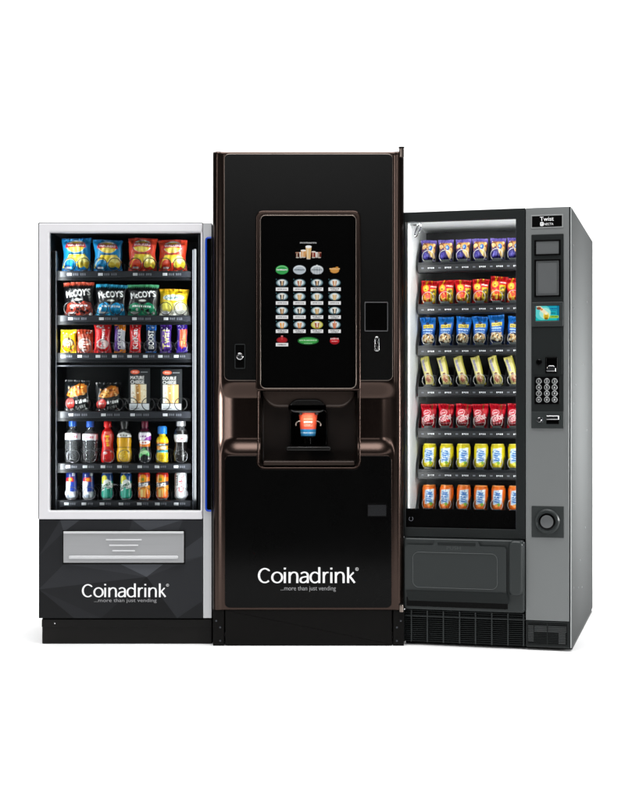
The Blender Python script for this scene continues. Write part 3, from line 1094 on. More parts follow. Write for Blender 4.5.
    def pastry():
        a = Art(60, 70, 0x15181A, 1.25)
        a.poly([(.1, .5), (.3, .72), (.62, .9), (.9, .82), (.92, .6), (.62, .48), (.28, .42)], 0xB5651E)
        a.poly([(.14, .5), (.32, .68), (.55, .74), (.52, .5), (.3, .44)], 0xE09A3C)
        a.poly([(.5, .84), (.78, .88), (.86, .7), (.66, .66)], 0xD07A28)
        a.ell(.3, .56, .1, .06, 0xF3C878); a.ell(.62, .72, .08, .05, 0x7A3A12); a.ell(.46, .66, .06, .04, 0xF0B65A); a.ell(.78, .56, .08, .05, 0xD9A86A)
        a.bits(18, [0x8A4515, 0xE3A04A, 0xF2C070], (.22, .5, .85, .8), .035, 9)
        a.ell(.24, .24, .19, .165, 0xE03A36); a.ell(.24, .24, .15, .12, 0xEE6058)
        a.scrawl(4, .24, .24, .2, .06, 0xF7D5CF, .1, .3)
        a.scrawl(5, .68, .3, .44, .12, 0xE8E8E8, .2, .5); a.scrawl(5, .66, .13, .4, .1, 0xB8B8B8, .2, .4)
        a.bits(12, [0xC8C8C8, 0x54585A], (.06, .0, .95, .1), .04, 3)
        return a
    for q, (x0, x1, yt, lab) in enumerate([(64, 90, 380, 'dark pastry packet with golden pasty picture, taller one at the left of the fourth shelf'),
                                           (95.5, 121.5, 382.5, 'dark pastry packet with golden pasty picture, next to the sandwich box')]):
        x, w, h = dims(x0, x1, yt, 3, d)
        put(mesh_obj('pastry_packet', bag_mesh('pastry_packet', pastry(), w, h, .05, 80 + q, .03, .05, .02, 0, 1.3)), lab, 'pastry packet', 'pastry packets', x, 3, d, rnd.uniform(-.06, .06), rx=-.05)
    def sandwich(words, fill):
        a = Art(52, 96, 0x15191D, 2.05)
        a.ell(.3, .91, .21, .05, 0xE8623E); a.scrawl(4, .3, .91, .24, .04, 0xF6C8B8)
        a.rect(.56, .9, .88, .915, 0x8C9094)
        for k, wd in enumerate(words):
            a.text(wd, .4, .775 - k * .1, .62, .075, 0xEDEDEA, 0, .4)
        a.rect(.1, .18, .82, .62, 0xE9D7B0)
        a.rect(.1, .18, .28, .62, 0xF6F1E6); a.rect(.64, .18, .82, .62, fill[0])
        a.poly([(.36, .18), (.5, .18), (.46, .62), (.33, .62)], fill[1]); a.poly([(.5, .18), (.56, .18), (.54, .62), (.46, .62)], fill[2])
        a.bits(26, [0xD8B878, fill[1], 0xFBF3DE, fill[2]], (.12, .2, .8, .6), .03, 7)
        a.rect(.04, .015, .95, .165, 0xE6EAEE); a.rect(.1, .05, .5, .07, 0x9AA0A8); a.rect(.1, .1, .42, .115, 0xB0B6BC)
        return a
    for q, (x0, x1, yt, art, lab) in enumerate([(128.8, 150, 368.6, sandwich(['MATURE', 'CHEESE'], (0xEFE3C6, 0xA8763A, 0xD8A050)), 'black sandwich box with white bread showing, beside the pastry packet'),
                                                (161, 182, 369.4, sandwich(['DOUBLE', 'CHEESE'], (0xE8B974, 0xD8A860, 0xE9BE7A)), 'black sandwich box with toasted golden bread, at the right end of its shelf')]):
        x, w, h = dims(x0, x1, yt, 3, .135)
        c, _ = art.sample(); nu, nv = art.nu, art.nv
        vs = []; cols = []
        for j in range(nv):
            for i in range(nu):
                vs.append(((i / (nu - 1) - .5) * w, 0, j / (nv - 1) * h)); cols.append(c[j, i])
        fs = grid_faces(nu, nv)
        n0 = len(vs)
        dk = srgb(20, 24, 28)
        e = .0012
        vs += [(-w / 2, e, 0), (w / 2, e, 0), (w / 2, e, h), (-w / 2, e, h), (-.004, .1, 0), (.004, .1, 0), (.004, .1, h), (-.004, .1, h)]
        cols += [dk] * 8
        for f in ([0, 1, 5, 4], [1, 2, 6, 5], [2, 3, 7, 6], [3, 0, 4, 7], [4, 5, 6, 7]):
            fs.append([n0 + k for k in f])
        me = colour_mesh('sandwich_box', vs, fs, cols); me.materials.append(M['print_card'])
        o = bpy.data.objects.new('sandwich_box', me); COL.objects.link(o)
        put(o, lab, 'sandwich box', 'sandwich boxes', x, 3, .135, rnd.uniform(-.03, .03), .001)

    # fifth row: bottles
    d = .15
    def dim_b(x0, x1, yt):
        x, w, h = dims(x0, x1, yt, 4, d); return x, w / 2, h
    for q, (x0, x1, yt, lab) in enumerate([(65, 80.4, 419.4, 'clear water bottle with blue cap, leftmost of the bottles'),
                                           (82.6, 98, 420.2, 'clear water bottle with blue cap beside the red bottle')]):
        x, R, h = dim_b(x0, x1, yt)
        a = Art(24, 40, 0xFFFFFF)
        o = make_bottle('water_bottle', a, R, h, SH_STILL, M['cap_blue'], .5, .03, M['water'])
        mb = Art(40, 16, 0xF4EEF0, .4); mb.rect(0, 0, 1, .14, 0xC9CDD8); mb.rect(0, .86, 1, 1, 0xE6C4CC); mb.scrawl(6, .5, .48, .66, .46, 0xD8476A, 0, .6)
        band = round_mesh('label_band', mb, [(R * 1.015, 0), (R * 1.02, h * .075), (R * 1.0, h * .15)], M['print_can'], 40)
        lb = bpy.data.objects.new('label_band', band); COL.objects.link(lb); lb.parent = o; lb.location = (0, 0, h * .53); finish(lb, 60)
        wm = MB(); wm.lathe([(R * .72, .003), (R * .93, .008), (R * .95, h * .14), (R * .6, h * .15)], 28)
        put(o, lab, 'bottle', 'water bottles', x, 4, d, rnd.uniform(-.2, .2))
    x, R, h = dim_b(101, 114.4, 421)
    a = Art(48, 80, 0xDB1A1A, 2.9)
    a.ell(.5, .25, .46, .2, 0xC81414); a.poly([(.2, .42), (.1, .7), (.3, .86), (.72, .86), (.9, .7), (.8, .42), (.7, .45), (.76, .68), (.6, .78), (.4, .78), (.24, .68), (.3, .45)], 0xEE6A5C)
    a.scrawl(5, .55, .6, .9, .1, 0xF7C21E, PI / 2, .6); a.ell(.36, .27, .14, .04, 0xE9C9C9); a.bits(7, [0xF3AFA8, 0xB01010], (.15, .1, .85, .36), .06, 4)
    put(make_bottle('juice_bottle', a, R, h, SH_CURVY, M['cap_red'], .56, .026), 'red juice bottle with red cap and yellow lettering', 'bottle', 'drink bottles', x, 4, d)
    x, R, h = dim_b(116.6, 132, 418.4)
    a = Art(48, 80, 0xD09A12, 2.6)
    a.ell(.5, .22, .5, .2, 0xE0B022); a.ell(.4, .24, .2, .1, 0xEDC648); a.rect(0, .4, 1, .425, 0x8A6206); a.rect(0, .66, 1, 1, 0x2A2A2A); a.poly([(0, .68), (1, .68), (1, .76), (.5, .81), (0, .76)], 0xE2E2DE)
    a.scrawl(5, .5, .72, .6, .05, 0x303030, 0, .4); a.bits(8, [0xF7E3A0, 0xB4800A], (.15, .1, .85, .3), .05, 4)
    put(make_bottle('juice_bottle', a, R, h, SH_ROUND, M['cap_black'], .52, .032), 'amber sports drink bottle with dark shoulder and black cap', 'bottle', 'drink bottles', x, 4, d)
    x, R, h = dim_b(138, 151.6, 420.4)
    a = Art(48, 80, 0x14171A, 2.9)
    a.poly([(.1, .12), (.2, .34), (.5, .42), (.85, .3), (.9, .18), (.5, .24)], 0x4DAF5C); a.ell(.5, .3, .28, .06, 0xA9DDA4)
    a.rect(0, .44, 1, .58, 0xE07A1E); a.ell(.5, .56, .48, .06, 0xF2E9E6); a.rect(0, .62, 1, .82, 0xE7DFEA); a.poly([(.4, .6), (1, .62), (1, .74), (.7, .7)], 0x8C2C9C); a.scrawl(6, .5, .72, .66, .055, 0x7A2A86, 0, .5)
    a.scrawl(5, .45, .55, .5, .05, 0xC8402A, 0, .4); a.bits(7, [0xD6D6D6, 0x33383A], (.2, .04, .9, .14), .05, 4); a.rect(0, .86, 1, 1, 0x4A1028)
    put(make_bottle('juice_bottle', a, R, h, SH_CURVY, M['cap_maroon'], .5, .028), 'dark bottle with purple, white and orange wrap and maroon cap', 'bottle', 'drink bottles', x, 4, d)
    x, R, h = dim_b(156, 168.6, 426)
    a = Art(48, 80, 0xF5CF12, 2.7)
    a.ell(.5, .2, .3, .08, 0xD8A80A); a.rect(0, .34, 1, .44, 0x49AFC0); a.rect(0, .43, 1, .56, 0xE79A22); a.ell(.6, .5, .3, .05, 0xF6E9C0); a.rect(0, .56, 1, .64, 0x30343A)
    a.scrawl(6, .5, .6, .62, .045, 0xF0F0F0, 0, .4); a.rect(0, .64, 1, .68, 0xF08A1C)
    put(make_bottle('juice_bottle', a, R, h, SH_BELL, M['cap_sky'], .72, .034), 'short yellow juice bottle with rounded sky blue cap', 'bottle', 'drink bottles', x, 4, d)
    x, R, h = dim_b(173.4, 188.6, 418.2)
    a = Art(48, 80, 0x100C0C, 2.6)
    a.rect(0, .55, 1, .74, 0xE4E4E8); a.text('Coke', .5, .645, .44, .085, 0xD0202A, 0, .6); a.bits(14, [0x6E6E72, 0x9A9A9E], (.2, .08, .85, .36), .035, 3); a.rect(0, .84, 1, 1, 0x4A4A4C)
    put(make_bottle('cola_bottle', a, R, h, SH_CURVY, M['cap_silver'], .62, .034), 'black cola bottle with white label and silver cap', 'bottle', 'drink bottles', x, 4, d)

    # sixth row: cans
    d = .15
    def energy():
        a = can_art(0xC3C8D2)
        a.poly([(.5, .28), (1, .28), (1, .62), (.62, .62)], 0x1F3E9C); a.poly([(0, .25), (.5, .25), (.42, .6), (0, .6)], 0xD9DDE4)
        a.poly([(0, .62), (1, .62), (1, 1), (0, 1)], 0x1C2F78); a.poly([(.1, .62), (.9, .6), (.8, .76), (.2, .74)], 0xC4262E); a.ell(.6, .68, .18, .05, 0xF29A1E)
        a.poly([(.72, .8), (.95, .8), (1, 1), (.9, 1)], 0xC9CED8); a.ell(.5, .14, .42, .11, 0xE6E9EE); a.ell(.5, .13, .25, .06, 0x9AA6B8)
        return rim(a)
    for q, (x0, x1, yt, lab) in enumerate([(66, 76.8, 470, 'slim silver and blue energy drink can, leftmost in the can row'), (82.6, 94, 470, 'slim silver and blue energy drink can beside the green can')]):
        x, w, h = dims(x0, x1, yt, 5, d)
        o = mesh_obj('drink_can', round_mesh('drink_can', energy(), can_prof(w / 2, h), M['print_can'], 40))
        put(o, lab, 'can', 'energy drink cans', x, 5, d, rnd.uniform(-.25, .05))
    def lime():
        a = can_art(0x1E9E86)
        a.rect(0, .68, 1, 1, 0x174C93); a.ell(.38, .72, .28, .17, 0xE7DF2E); a.ell(.62, .6, .32, .13, 0xEFF3F0); a.poly([(.0, .3), (1, .44), (1, .6), (0, .56)], 0xE9EFEC)
        a.rect(.4, .08, .62, .46, 0x66CDB8); a.text('Sprite', .48, .5, .84, .2, 0x14613A, .35, .7)
        return rim(a)
    for q, (x0, x1, lab) in enumerate([(101.6, 113, 'green and white lemon drink can beside the energy drink cans'), (120.4, 131.8, 'green and white lemon drink can beside the orange cans')]):
        x, w, h = dims(x0, x1, 472, 5, d)
        put(mesh_obj('drink_can', round_mesh('drink_can', lime(), can_prof(w / 2, h), M['print_can'], 40)), lab, 'can', 'lemon drink cans', x, 5, d, rnd.uniform(-.2, .2))
    def orange():
        a = can_art(0xE87A1A)
        a.grad(.05, .6, 0xE2501A, 0xF7B02A); a.rect(0, .78, 1, 1, 0xC8241C); a.ell(.5, .7, .34, .17, 0xF29A20); a.ell(.52, .7, .12, .06, 0x6D8A22); a.rect(.32, .1, .5, .36, 0xF8DC8A); a.rect(.58, .1, .7, .38, 0xF7D070)
        a.poly([(.02, .42), (1, .5), (1, .64), (.02, .56)], 0x2A2C46); a.text('Fanta', .5, .53, .78, .15, 0xF4F4F4, .08, .5)
        return rim(a)
    for q, (x0, x1, lab) in enumerate([(138, 150.2, 'orange drink can with dark lettering band beside the green can'), (156.2, 168.4, 'orange drink can with dark lettering band beside the white can')]):
        x, w, h = dims(x0, x1, 470.6, 5, d)
        put(mesh_obj('drink_can', round_mesh('drink_can', orange(), can_prof(w / 2, h), M['print_can'], 40)), lab, 'can', 'orange drink cans', x, 5, d, rnd.uniform(-.2, .2))
    a = can_art(0xDCDDE1)
    a.rect(.06, .5, .3, .85, 0x3A3A40); a.text('Coke', .56, .56, .86, .24, 0xCE1E28, PI / 2, .8); a.scrawl(4, .2, .66, .4, .1, 0xDADADA, PI / 2, .3); rim(a)
    x, w, h = dims(174.6, 187, 471, 5, d)
    put(mesh_obj('drink_can', round_mesh('drink_can', a, can_prof(w / 2, h), M['print_can'], 40)), 'silver white cola can with red upright lettering, last in its row', 'can', None, x, 5, d)

# ================================================================== HOT DRINKS MACHINE
YC = 5.997
FC = Frame((308 - CX) * YC / F, YC, 0.0)


def build_hot_drinks_machine():
    A = FC.at
    t = thing('hot_drinks_machine', 'tall black and bronze hot drinks machine with touch screen and cup bay',
              'drinks machine', FC.world(0, 0), 0.0, 'vending machines')
    K = YC / F                                        # metres per photo pixel on the front plane
    x0, x1 = A(212.4, 400)[0], A(404.2, 400)[0]
    zt, zk = A(308, 151.4)[1], A(308, 609.6)[1]
    dep = .74
    sm = lambda a, b, v: (lambda q: q * q * (3 - 2 * q))(min(1, max(0, (v - a) / (b - a))))

    def depth(px, py):
        d = 0.0
        e = px - 212.4
        if e < 5:
            d += .020 * (1 - math.sqrt(max(0, 1 - ((5 - e) / 5) ** 2)))
        d -= .0105 * math.exp(-((px - 217.6) / 3.6) ** 2)                     # raised rib down the side
        e = 404.2 - px
        if e < 7:
            d += .026 * (1 - math.sqrt(max(0, 1 - ((7 - e) / 7) ** 2)))
        d -= .0105 * math.exp(-((px - 398.4) / 3.6) ** 2)
        e = py - 151.4
        if e < 3:
            d += .010 * (1 - math.sqrt(max(0, 1 - ((3 - e) / 3) ** 2)))
        w = sm(216, 238, px) * (1 - sm(378, 400, px)) * sm(381, 399, py) * (1 - sm(437, 456, py))
        return d + .034 * w

    # front shell: a sculpted sheet with a waist and an opening for the cup bay
    xs = [212.4 + .25 * k for k in range(22)] + list(np.arange(218, 242, .6)) + list(np.arange(242, 374, 2.0)) + list(np.arange(374, 404.2, .6)) + [404.2]
    ys = [151.4, 151.8, 152.3, 153, 154, 156] + list(np.arange(160, 378, 6)) + list(np.arange(378, 460, .9)) + list(np.arange(461, 609.6, 6)) + [609.6]
    xs = sorted(set(round(x, 3) for x in xs)); ys = sorted(set(ys))
    vs = []; fs = []
    nx = len(xs)
    for py in ys:
        for px in xs:
            a = A(px, py)
            vs.append((a[0], depth(px, py), a[1]))
    for j in range(len(ys) - 1):
        for i in range(nx - 1):
            cx, cy = (xs[i] + xs[i + 1]) / 2, (ys[j] + ys[j + 1]) / 2
            if 259.6 < cx < 357.6 and 386 < cy < 466:
                continue
            fs.append([j * nx + i, (j + 1) * nx + i, (j + 1) * nx + i + 1, j * nx + i + 1])
    mb = MB(); mb.add(vs, fs)
    sh = mb.build('front_shell', M['bronze'], t, 60)
    # body behind it
    mb = MB()
    mb.box(x0 + .001, x0 + .02, .012, dep, .004, zt - .001, .003)
    mb.box(x1 - .02, x1 - .001, .012, dep, .004, zt - .001, .003)
    mb.box(x0 + .02, x1 - .02, .013, dep, zt - .03, zt - .0015, .002)
    mb.box(x0 + .02, x1 - .02, dep - .02, dep, .05, zt - .03)
    mb.box(x0 + .02, x1 - .02, .06, dep - .02, .05, .07)
    mb.build('cabinet', M['black_matte'], t)
    # upper and lower black gloss panels with their bright trim line
    for nm, r, rad in (('upper_panel', (224.6, 154.4, 392.4, 380.2), (.022, .022, .02, .02)), ('lower_panel', (225, 455.8, 391.4, 607.6), .02)):
        q = FC.rect(*r)
        outline = rrect(*q, rad)
        if nm == 'lower_panel':           # the top edge steps down round the cup bay
            b = FC.rect(256.6, 0, 361.0, 469.4)
            n_ = len(outline) // 4
            zt_ = q[3]; rc = .031
            notch = [(b[2], zt_)] + [(b[2] - rc + rc * math.cos(a), b[1] + rc + rc * math.sin(a)) for a in np.linspace(0, -PI / 2, 8)] + \
                    [(b[0] + rc + rc * math.cos(a), b[1] + rc + rc * math.sin(a)) for a in np.linspace(-PI / 2, -PI, 8)] + [(b[0], zt_)]
            outline = outline[:3 * n_] + notch + outline[3 * n_:]
        tr = MB().prism(offset(outline, .0022), -.0042, .03, .0016)
        tr.build('panel_trim', M['chrome_trim' if nm == 'upper_panel' else 'bronze'], t)
        p = MB().prism(outline, -.0062, -.0028, .002).build(nm, M['black_satin' if nm == 'upper_panel' else 'black_gloss'], t)
        if nm == 'lower_panel':
            lp = p
    mb = MB(); a0 = A(259.6, 582.8); a1 = A(354.6, 582.8)
    add_wordmark(mb, a0[0], a1[0], a0[1], -.0068); mb.build('lettering', M['lettering'], lp, None)
    mb = MB(); r = FC.rect(280.6, 585.8, 335.8, 591.6)
    add_text(mb, '...more than just vending', r[0], r[1], r[2], r[3], -.0067); mb.build('small_lettering', M['lettering_grey'], lp, None)
    # small window in the lower panel
    q = FC.rect(366.6, 503.6, 387.4, 517)
    MB().ring(rrect(*q, .003), rrect(*offset_box(q, -.005), .002), -.0085, -.006, .0008).build('window_frame', M['black_gloss'], lp)
    q = offset_box(q, -.0052)
    MB().box(q[0], q[2], -.0068, -.0064, q[1], q[3]).build('window', mat('smoked_window', srgb(22, 23, 25), .25), lp)
    # lock on the left
    q = FC.rect(234.6, 344, 245.4, 369)
    lk = MB().ring(rrect(*q, .006), rrect(*offset_box(q, -.004), .004), -.0095, -.006, .0012).build('lock_plate', M['anthracite_dark'], t)
    MB().prism(rrect(*offset_box(q, -.0041), .004), -.0075, -.006, .0006).build('plate', M['black_gloss'], lk)
    cx, cz = A(240, 356.4)
    MB().lathe([(.0145, 0), (.0145, .006), (.012, .0085), (.009, .0085), (.008, .006), (.001, .006)], 28, (cx, -.0076, cz), 'y').build('lock_barrel', M['chrome'], lk)
    # card reader window and coin slot on the right
    q = FC.rect(364.4, 302, 388, 331.6)
    cr = MB().ring(rrect(*q, .004), rrect(*offset_box(q, -.004), .003), -.0088, -.006, .0012).build('card_reader', mat('reader_rim', srgb(62, 62, 64), .35), t)
    MB().prism(rrect(*offset_box(q, -.0042), .003), -.0074, -.006).build('reader_face', M['screen_glass'], cr)
    q = FC.rect(374.2, 336.6, 379.4, 351.6)
    cs = MB().ring(rrect(*q, .0105), rrect(*offset_box(q, -.0062), .0045), -.0105, -.006, .0025, .001).build('coin_slot', M['chrome'], t)
    MB().prism(rrect(*offset_box(q, -.006), .004), -.0068, -.006).build('slot', M['screen_glass'], cs)
    # touch screen
    o = FC.rect(255.9, 211.0, 360.6, 390.6); i = FC.rect(261.0, 216.4, 355.5, 388.2)
    ts = MB().ring(rrect(*o, (.012, .012, .03, .03)), rrect(*i, (.022, .022, .018, .018)), -.019, -.005, .006, .005).build('touch_screen', M['bronze'], t)
    MB().ring(offset(rrect(*i, (.022, .022, .018, .018)), .0035), rrect(*i, (.022, .022, .018, .018)), -.021, -.0185, .0012).build('inner_trim', M['chrome_trim'], ts)
    MB().prism(offset(rrect(*i, (.022, .022, .018, .018)), .0004), -.0150, -.0052, 0).build('screen_glass', M['screen_glass'], ts)
    YS = -.0156

    def art_at(name, art, px, py, w, h, masked=True):
        r = FC.rect(px - w / 2, py - h / 2, px + w / 2, py + h / 2, YS)
        return art_plate(name, art, r[0], r[1], r[2], r[3], YS, M['screen'], ts, masked)
    # row of glasses and cups at the top
    a = Art(90, 54, (0, 0, 0), .55)
    def glass_pic(u, v0, w, h, body, head, foot=.8):
        a.poly([(u - w / 2 * foot, v0), (u + w / 2 * foot, v0), (u + w / 2, v0 + h), (u - w / 2, v0 + h)], body)
        a.ell(u, v0 + h * .95, w / 2, h * .11, head)
        a.poly([(u - w * .2, v0 + .02), (u - w * .08, v0 + .02), (u - w * .05, v0 + h * .8), (u - w * .2, v0 + h * .8)], 0xF0E2C6)
        a.ell(u, v0, w / 2 * foot, .035, 0xC9C3B8)
    glass_pic(.10, .14, .15, .36, 0x4A1F12, 0xB98A70); glass_pic(.9, .14, .15, .36, 0x5A1E12, 0xC08870)
    glass_pic(.22, .14, .1, .36, 0xD9CFC2, 0xFFFFFF); glass_pic(.32, .16, .2, .5, 0xD9A066, 0xFDFBF4)
    glass_pic(.69, .14, .16, .42, 0x8A2A18, 0xEFE7DC); glass_pic(.8, .16, .1, .34, 0xD8CFC8, 0xF0ECE8)
    glass_pic(.505, .04, .22, .9, 0xE4BE84, 0xFFFFFF, .62)
    art_at('drinks_picture', a, 308.4, 252.4, 27, 14)
    a = Art(64, 8, (0, 0, 0), .1); a.scrawl(22, .5, .5, .96, .8, 0xB8B8B8)
    art_at('screen_heading', a, 308.2, 242.8, 17, 1.8)
    cols4 = [282, 299.5, 317, 334.6]
    first = [(0x2FA14C, 0x7FD08A), (0xB9C4CC, 0xE9EEF2), (0xB2BAC0, 0xF0F4F4), (0xC98A3A, 0xE9B878)]
    def oval(a_, c0, c1, v=.5, rv=.44):
        a_.ell(.5, v, .49, rv, c0); a_.ell(.5, v + .04, .43, rv * .8, c1)
    for k, (c0, c1) in enumerate(first):
        a = Art(44, 32, (0, 0, 0), .7)
        if k == 3:
            a.ell(.5, .42, .42, .38, c0); a.ell(.5, .4, .34, .26, 0xD99A4C); a.rect(.02, .54, .98, .72, c1); a.ell(.72, .8, .14, .12, c0)
        else:
            oval(a, c0, c1); a.ell(.5, .5, .4, .3, c0)
            a.scrawl(8, .5, .5, .84, .16, 0xEFEFEF if k == 0 else 0x5A646A)
        if k == 2:
            for u in (.2, .4, .6, .8):
                a.rect(u - .012, .1, u + .012, .8, 0xE8ECEC)
            a.ell(.5, .95, .06, .06, 0xE0E4E4)
        art_at('touch_button', a, cols4[k], 269.8, 12.8 if k != 3 else 10.5, 10 if k != 3 else 7.2)
    cup = [[0x35160E, 0xB0603A, 0x35160E, 0xC77F4C], [0x241A16, 0xD8B47A, 0xC8AA70, 0xD7BC80], [0x8A5E2C, 0x1C120E, 0xBC9A58, 0x18110E], [0xEE9A1E, 0xD88A4A, 0xA6301C, 0xC9744A]]
    for j, py in enumerate((284.6, 298.4, 312.5, 326.6)):
        for k, px in enumerate(cols4):
            a = Art(46, 50, (0, 0, 0), 1.05)
            a.ell(.5, .64, .47, .29, 0x3E5860); a.ell(.5, .65, .42, .25, 0x86A2A8); a.ell(.5, .66, .33, .22, 0xDCE8EA)
            if (j, k) == (3, 2):
                a.ell(.5, .64, .46, .29, 0xB8B83A); a.ell(.5, .66, .38, .24, 0xE0D890)
            c = cup[j][k]
            a.poly([(.4, .38), (.6, .38), (.68, .82), (.32, .82)], c); a.ell(.5, .82, .18, .06, 0xF4EFE6)
            a.poly([(.46, .44), (.56, .44), (.58, .76), (.46, .76)], 0xF3E3C6 if (j + k) % 2 else 0xE8C8A0)
            if (j, k) == (3, 3):
                a.rect(.47, .36, .53, .96, 0xD85A3A)
            a.rect(.02, .03, .98, .28, 0xF6F6F6)
            a.scrawl(9, .5, .2 if j == 3 or (k > 1 and j in (0, 2)) else .155, .74, .09, 0x2A2A2A)
            if j == 3 or (k > 1 and j in (0, 2)):
                a.scrawl(7, .5, .09, .56, .08, 0x2A2A2A)
            a.rect(.03, .86, .09, .93, 0x3A6A70)
            art_at('touch_button', a, px, py, 12.6, 13)
    a = Art(46, 46, (0, 0, 0), .9); a.ell(.5, .58, .42, .28, 0x8A1418); a.ell(.5, .6, .34, .2, 0xB01C22); a.poly([(.44, .6), (.56, .6), (.58, .98), (.42, .98)], 0xC23A3E); a.ell(.5, .94, .08, .06, 0xE08A8A)
    a.rect(.02, .03, .98, .32, 0xF4F4F4); a.scrawl(8, .5, .175, .7, .12, 0x333333)
    art_at('touch_button', a, 282, 341, 12.6, 11)
    a = Art(64, 28, (0, 0, 0), .36); a.ell(.5, .5, .5, .46, 0x1F6A2C); a.ell(.5, .5, .44, .36, 0x3FA34A); a.scrawl(13, .5, .56, .84, .16, 0xBFE8BE); a.scrawl(8, .5, .2, .4, .12, 0x9AD09C)
    art_at('touch_button', a, 308.2, 340.8, 20.8, 8)
    a = Art(40, 34, (0, 0, 0), .85); a.ell(.5, .46, .46, .4, 0x9A1018); a.rect(.08, .3, .92, .66, 0xCB2228); a.scrawl(6, .5, .72, .84, .22, 0xF4C8C8); a.scrawl(5, .5, .42, .6, .1, 0xF2B0B0)
    art_at('touch_button', a, 334.6, 340.6, 10, 8.4)
    # cup bay: surround, hollow and fittings
    bo = FC.rect(257.2, 388.8, 360.4, 468.6); bi = FC.rect(258.8, 390.0, 358.8, 467.2)
    ro, ri = rrect(*bo, (.03, .03, .002, .002)), rrect(*bi, (.026, .026, .002, .002))
    bay = MB().ring(ro, ri, -.0085, .06, .003, .003).build('cup_bay', M['bronze'], t)
    n = len(ri)
    mb = MB(); D = .17
    back = offset(ri, -.014)
    vs = [(x, .02, z) for x, z in ri] + [(x, D - .02, z) for x, z in offset(ri, -.004)] + [(x, D, z) for x, z in back]
    fs = []
    for k in range(2):
        for q in range(n):
            q2 = (q + 1) % n
            fs.append([k * n + q, k * n + q2, (k + 1) * n + q2, (k + 1) * n + q])
    fs.append(list(range(2 * n, 3 * n)))
    mb.add(vs, fs); mb.build('bay_liner', M['bay_brown'], bay, 50)
    q = FC.rect(262.4, 388.0, 355.0, 407.8, .05)
    hood = MB().prism(rrect(q[0], q[1], q[2], q[3], (.07, .07, .001, .001), 12), .035, D - .022, .014, 5).build('hood', M['bronze_dark'], bay)
    q = FC.rect(288.6, 398.8, 326.0, 412.8, .05)
    MB().prism(rrect(q[0], q[1], q[2], q[3], (.03, .03, .045, .045), 10), .022, D - .03, .008, 4).build('spout_housing', M['bay_black'], bay)
    q = FC.rect(296, 402.0, 321.4, 407.2, .018)
    nz = MB()
    for k in range(3):
        cx = q[0] + (q[2] - q[0]) * (.18 + .32 * k)
        nz.lathe([(.007, 0), (.011, .014), (.011, .03)], 20, (cx, .06, q[1] - .032))
    nz.build('nozzle', M['bay_black'], bay)
    q = FC.rect(289.6, 409, 327.6, 449.4, .12)
    rec = MB().ring(rrect(*q, (.03, .03, .02, .02)), rrect(*offset_box(q, -.007), (.024, .024, .015, .015)), D - .03, D - .0005, .004).build('cup_station', M['bay_black'], bay)
    MB().prism(rrect(*offset_box(q, -.008), .02), D - .012, D - .0008).build('station_back', M['screen_glass'], rec)
    ct = A(308.3, 421.6, .085)
    for sgn in (-1, 1):
        mb = MB()
        pth = []
        for k in range(15):
            a_ = math.radians(100 - 125 * k / 14)
            pth.append((ct[0] + sgn * (.036 + .017 * math.cos(a_)), .075, ct[1] - .012 + .014 * math.sin(a_)))
        pth = [(ct[0] + sgn * .034, .14, ct[1] + .002)] + pth
        mb.tube(pth, .0026, 8)
        mb.build('cup_holder', M['chrome_trim'], bay)
    q = FC.rect(286.6, 446.6, 330.6, 450.6, .07)
    mb = MB(); mb.prism(rrect(*q, .006), .045, D - .02, .004)
    for k in range(9):
        xx = q[0] + .012 + k * (q[2] - q[0] - .024) / 8
        mb.box(xx - .002, xx + .002, .05, D - .03, q[3] - .001, q[3] + .0025, .0008)
    mb.build('cup_stand', M['bay_black'], bay)
    cq = FC.rect(299.5, 435.0, 317.6, 436.2, .085)
    st = MB().lathe([(.03, q[3] + .0028), (.034, q[3] + .006), (.022, q[3] + .012), (.022, cq[1] - .008), (.042, cq[1] - .003), (.042, cq[1] - .0005)], 32, (ct[0], .09, 0)).build('cup_pedestal', M['screen_glass'], bay)
    # bay floor with its drip grid
    q = FC.rect(263.5, 459.6, 354.5, 465.4, .03)
    dg = MB(); dg.prism(rrect(q[0], q[1], q[2], q[3] - .006, .004), .008, D - .02, .004)
    for k in range(24):
        xx = q[0] + .01 + k * (q[2] - q[0] - .02) / 23
        dg.box(xx - .0035, xx + .0035, .02, D - .05, q[3] - .0065, q[3] - .003, .001)
    dg.build('drip_grid', M['bronze_dark'], bay)
    area_lamp('bay_fill_light', (ct[0], .022, FC.rect(0, 0, 1, 411.5, .02)[1]), (ct[0], .09, FC.rect(0, 0, 1, 426, .06)[1]), .10, .012, .11, (1, .97, .94), t, 100)  # added fill light under the spout, there to brighten the cup
    # kick plate and the feet either side
    q = FC.rect(225.2, 609.9, 392, 645.4)
    kp = MB().prism(rrect(q[0], .004, q[2], q[3], .002), .002, .055, .003).build('kick_plate', M['black_matte'], t)
    for a_, b_ in ((212.8, 224.0), (393.2, 404.1)):
        q = FC.rect(a_, 609.9, b_, 645.8)
        ft = MB().prism(rrect(q[0], .0, q[2], q[3] - .0005, .003), .004, .06, .003).build('foot_plate', M['black_matte'], t)
        mb = MB()
        for sx, sy in ((.3, 621), (.66, 627.5), (.66, 641)):
            cx = q[0] + (q[2] - q[0]) * (sx if a_ < 300 else 1 - sx)
            mb.lathe([(.0042, 0), (.0042, .0018), (.002, .003)], 12, (cx, .0041, A(308, sy)[1]), 'y')
        mb.build('screw', M['rail_grey'], ft)
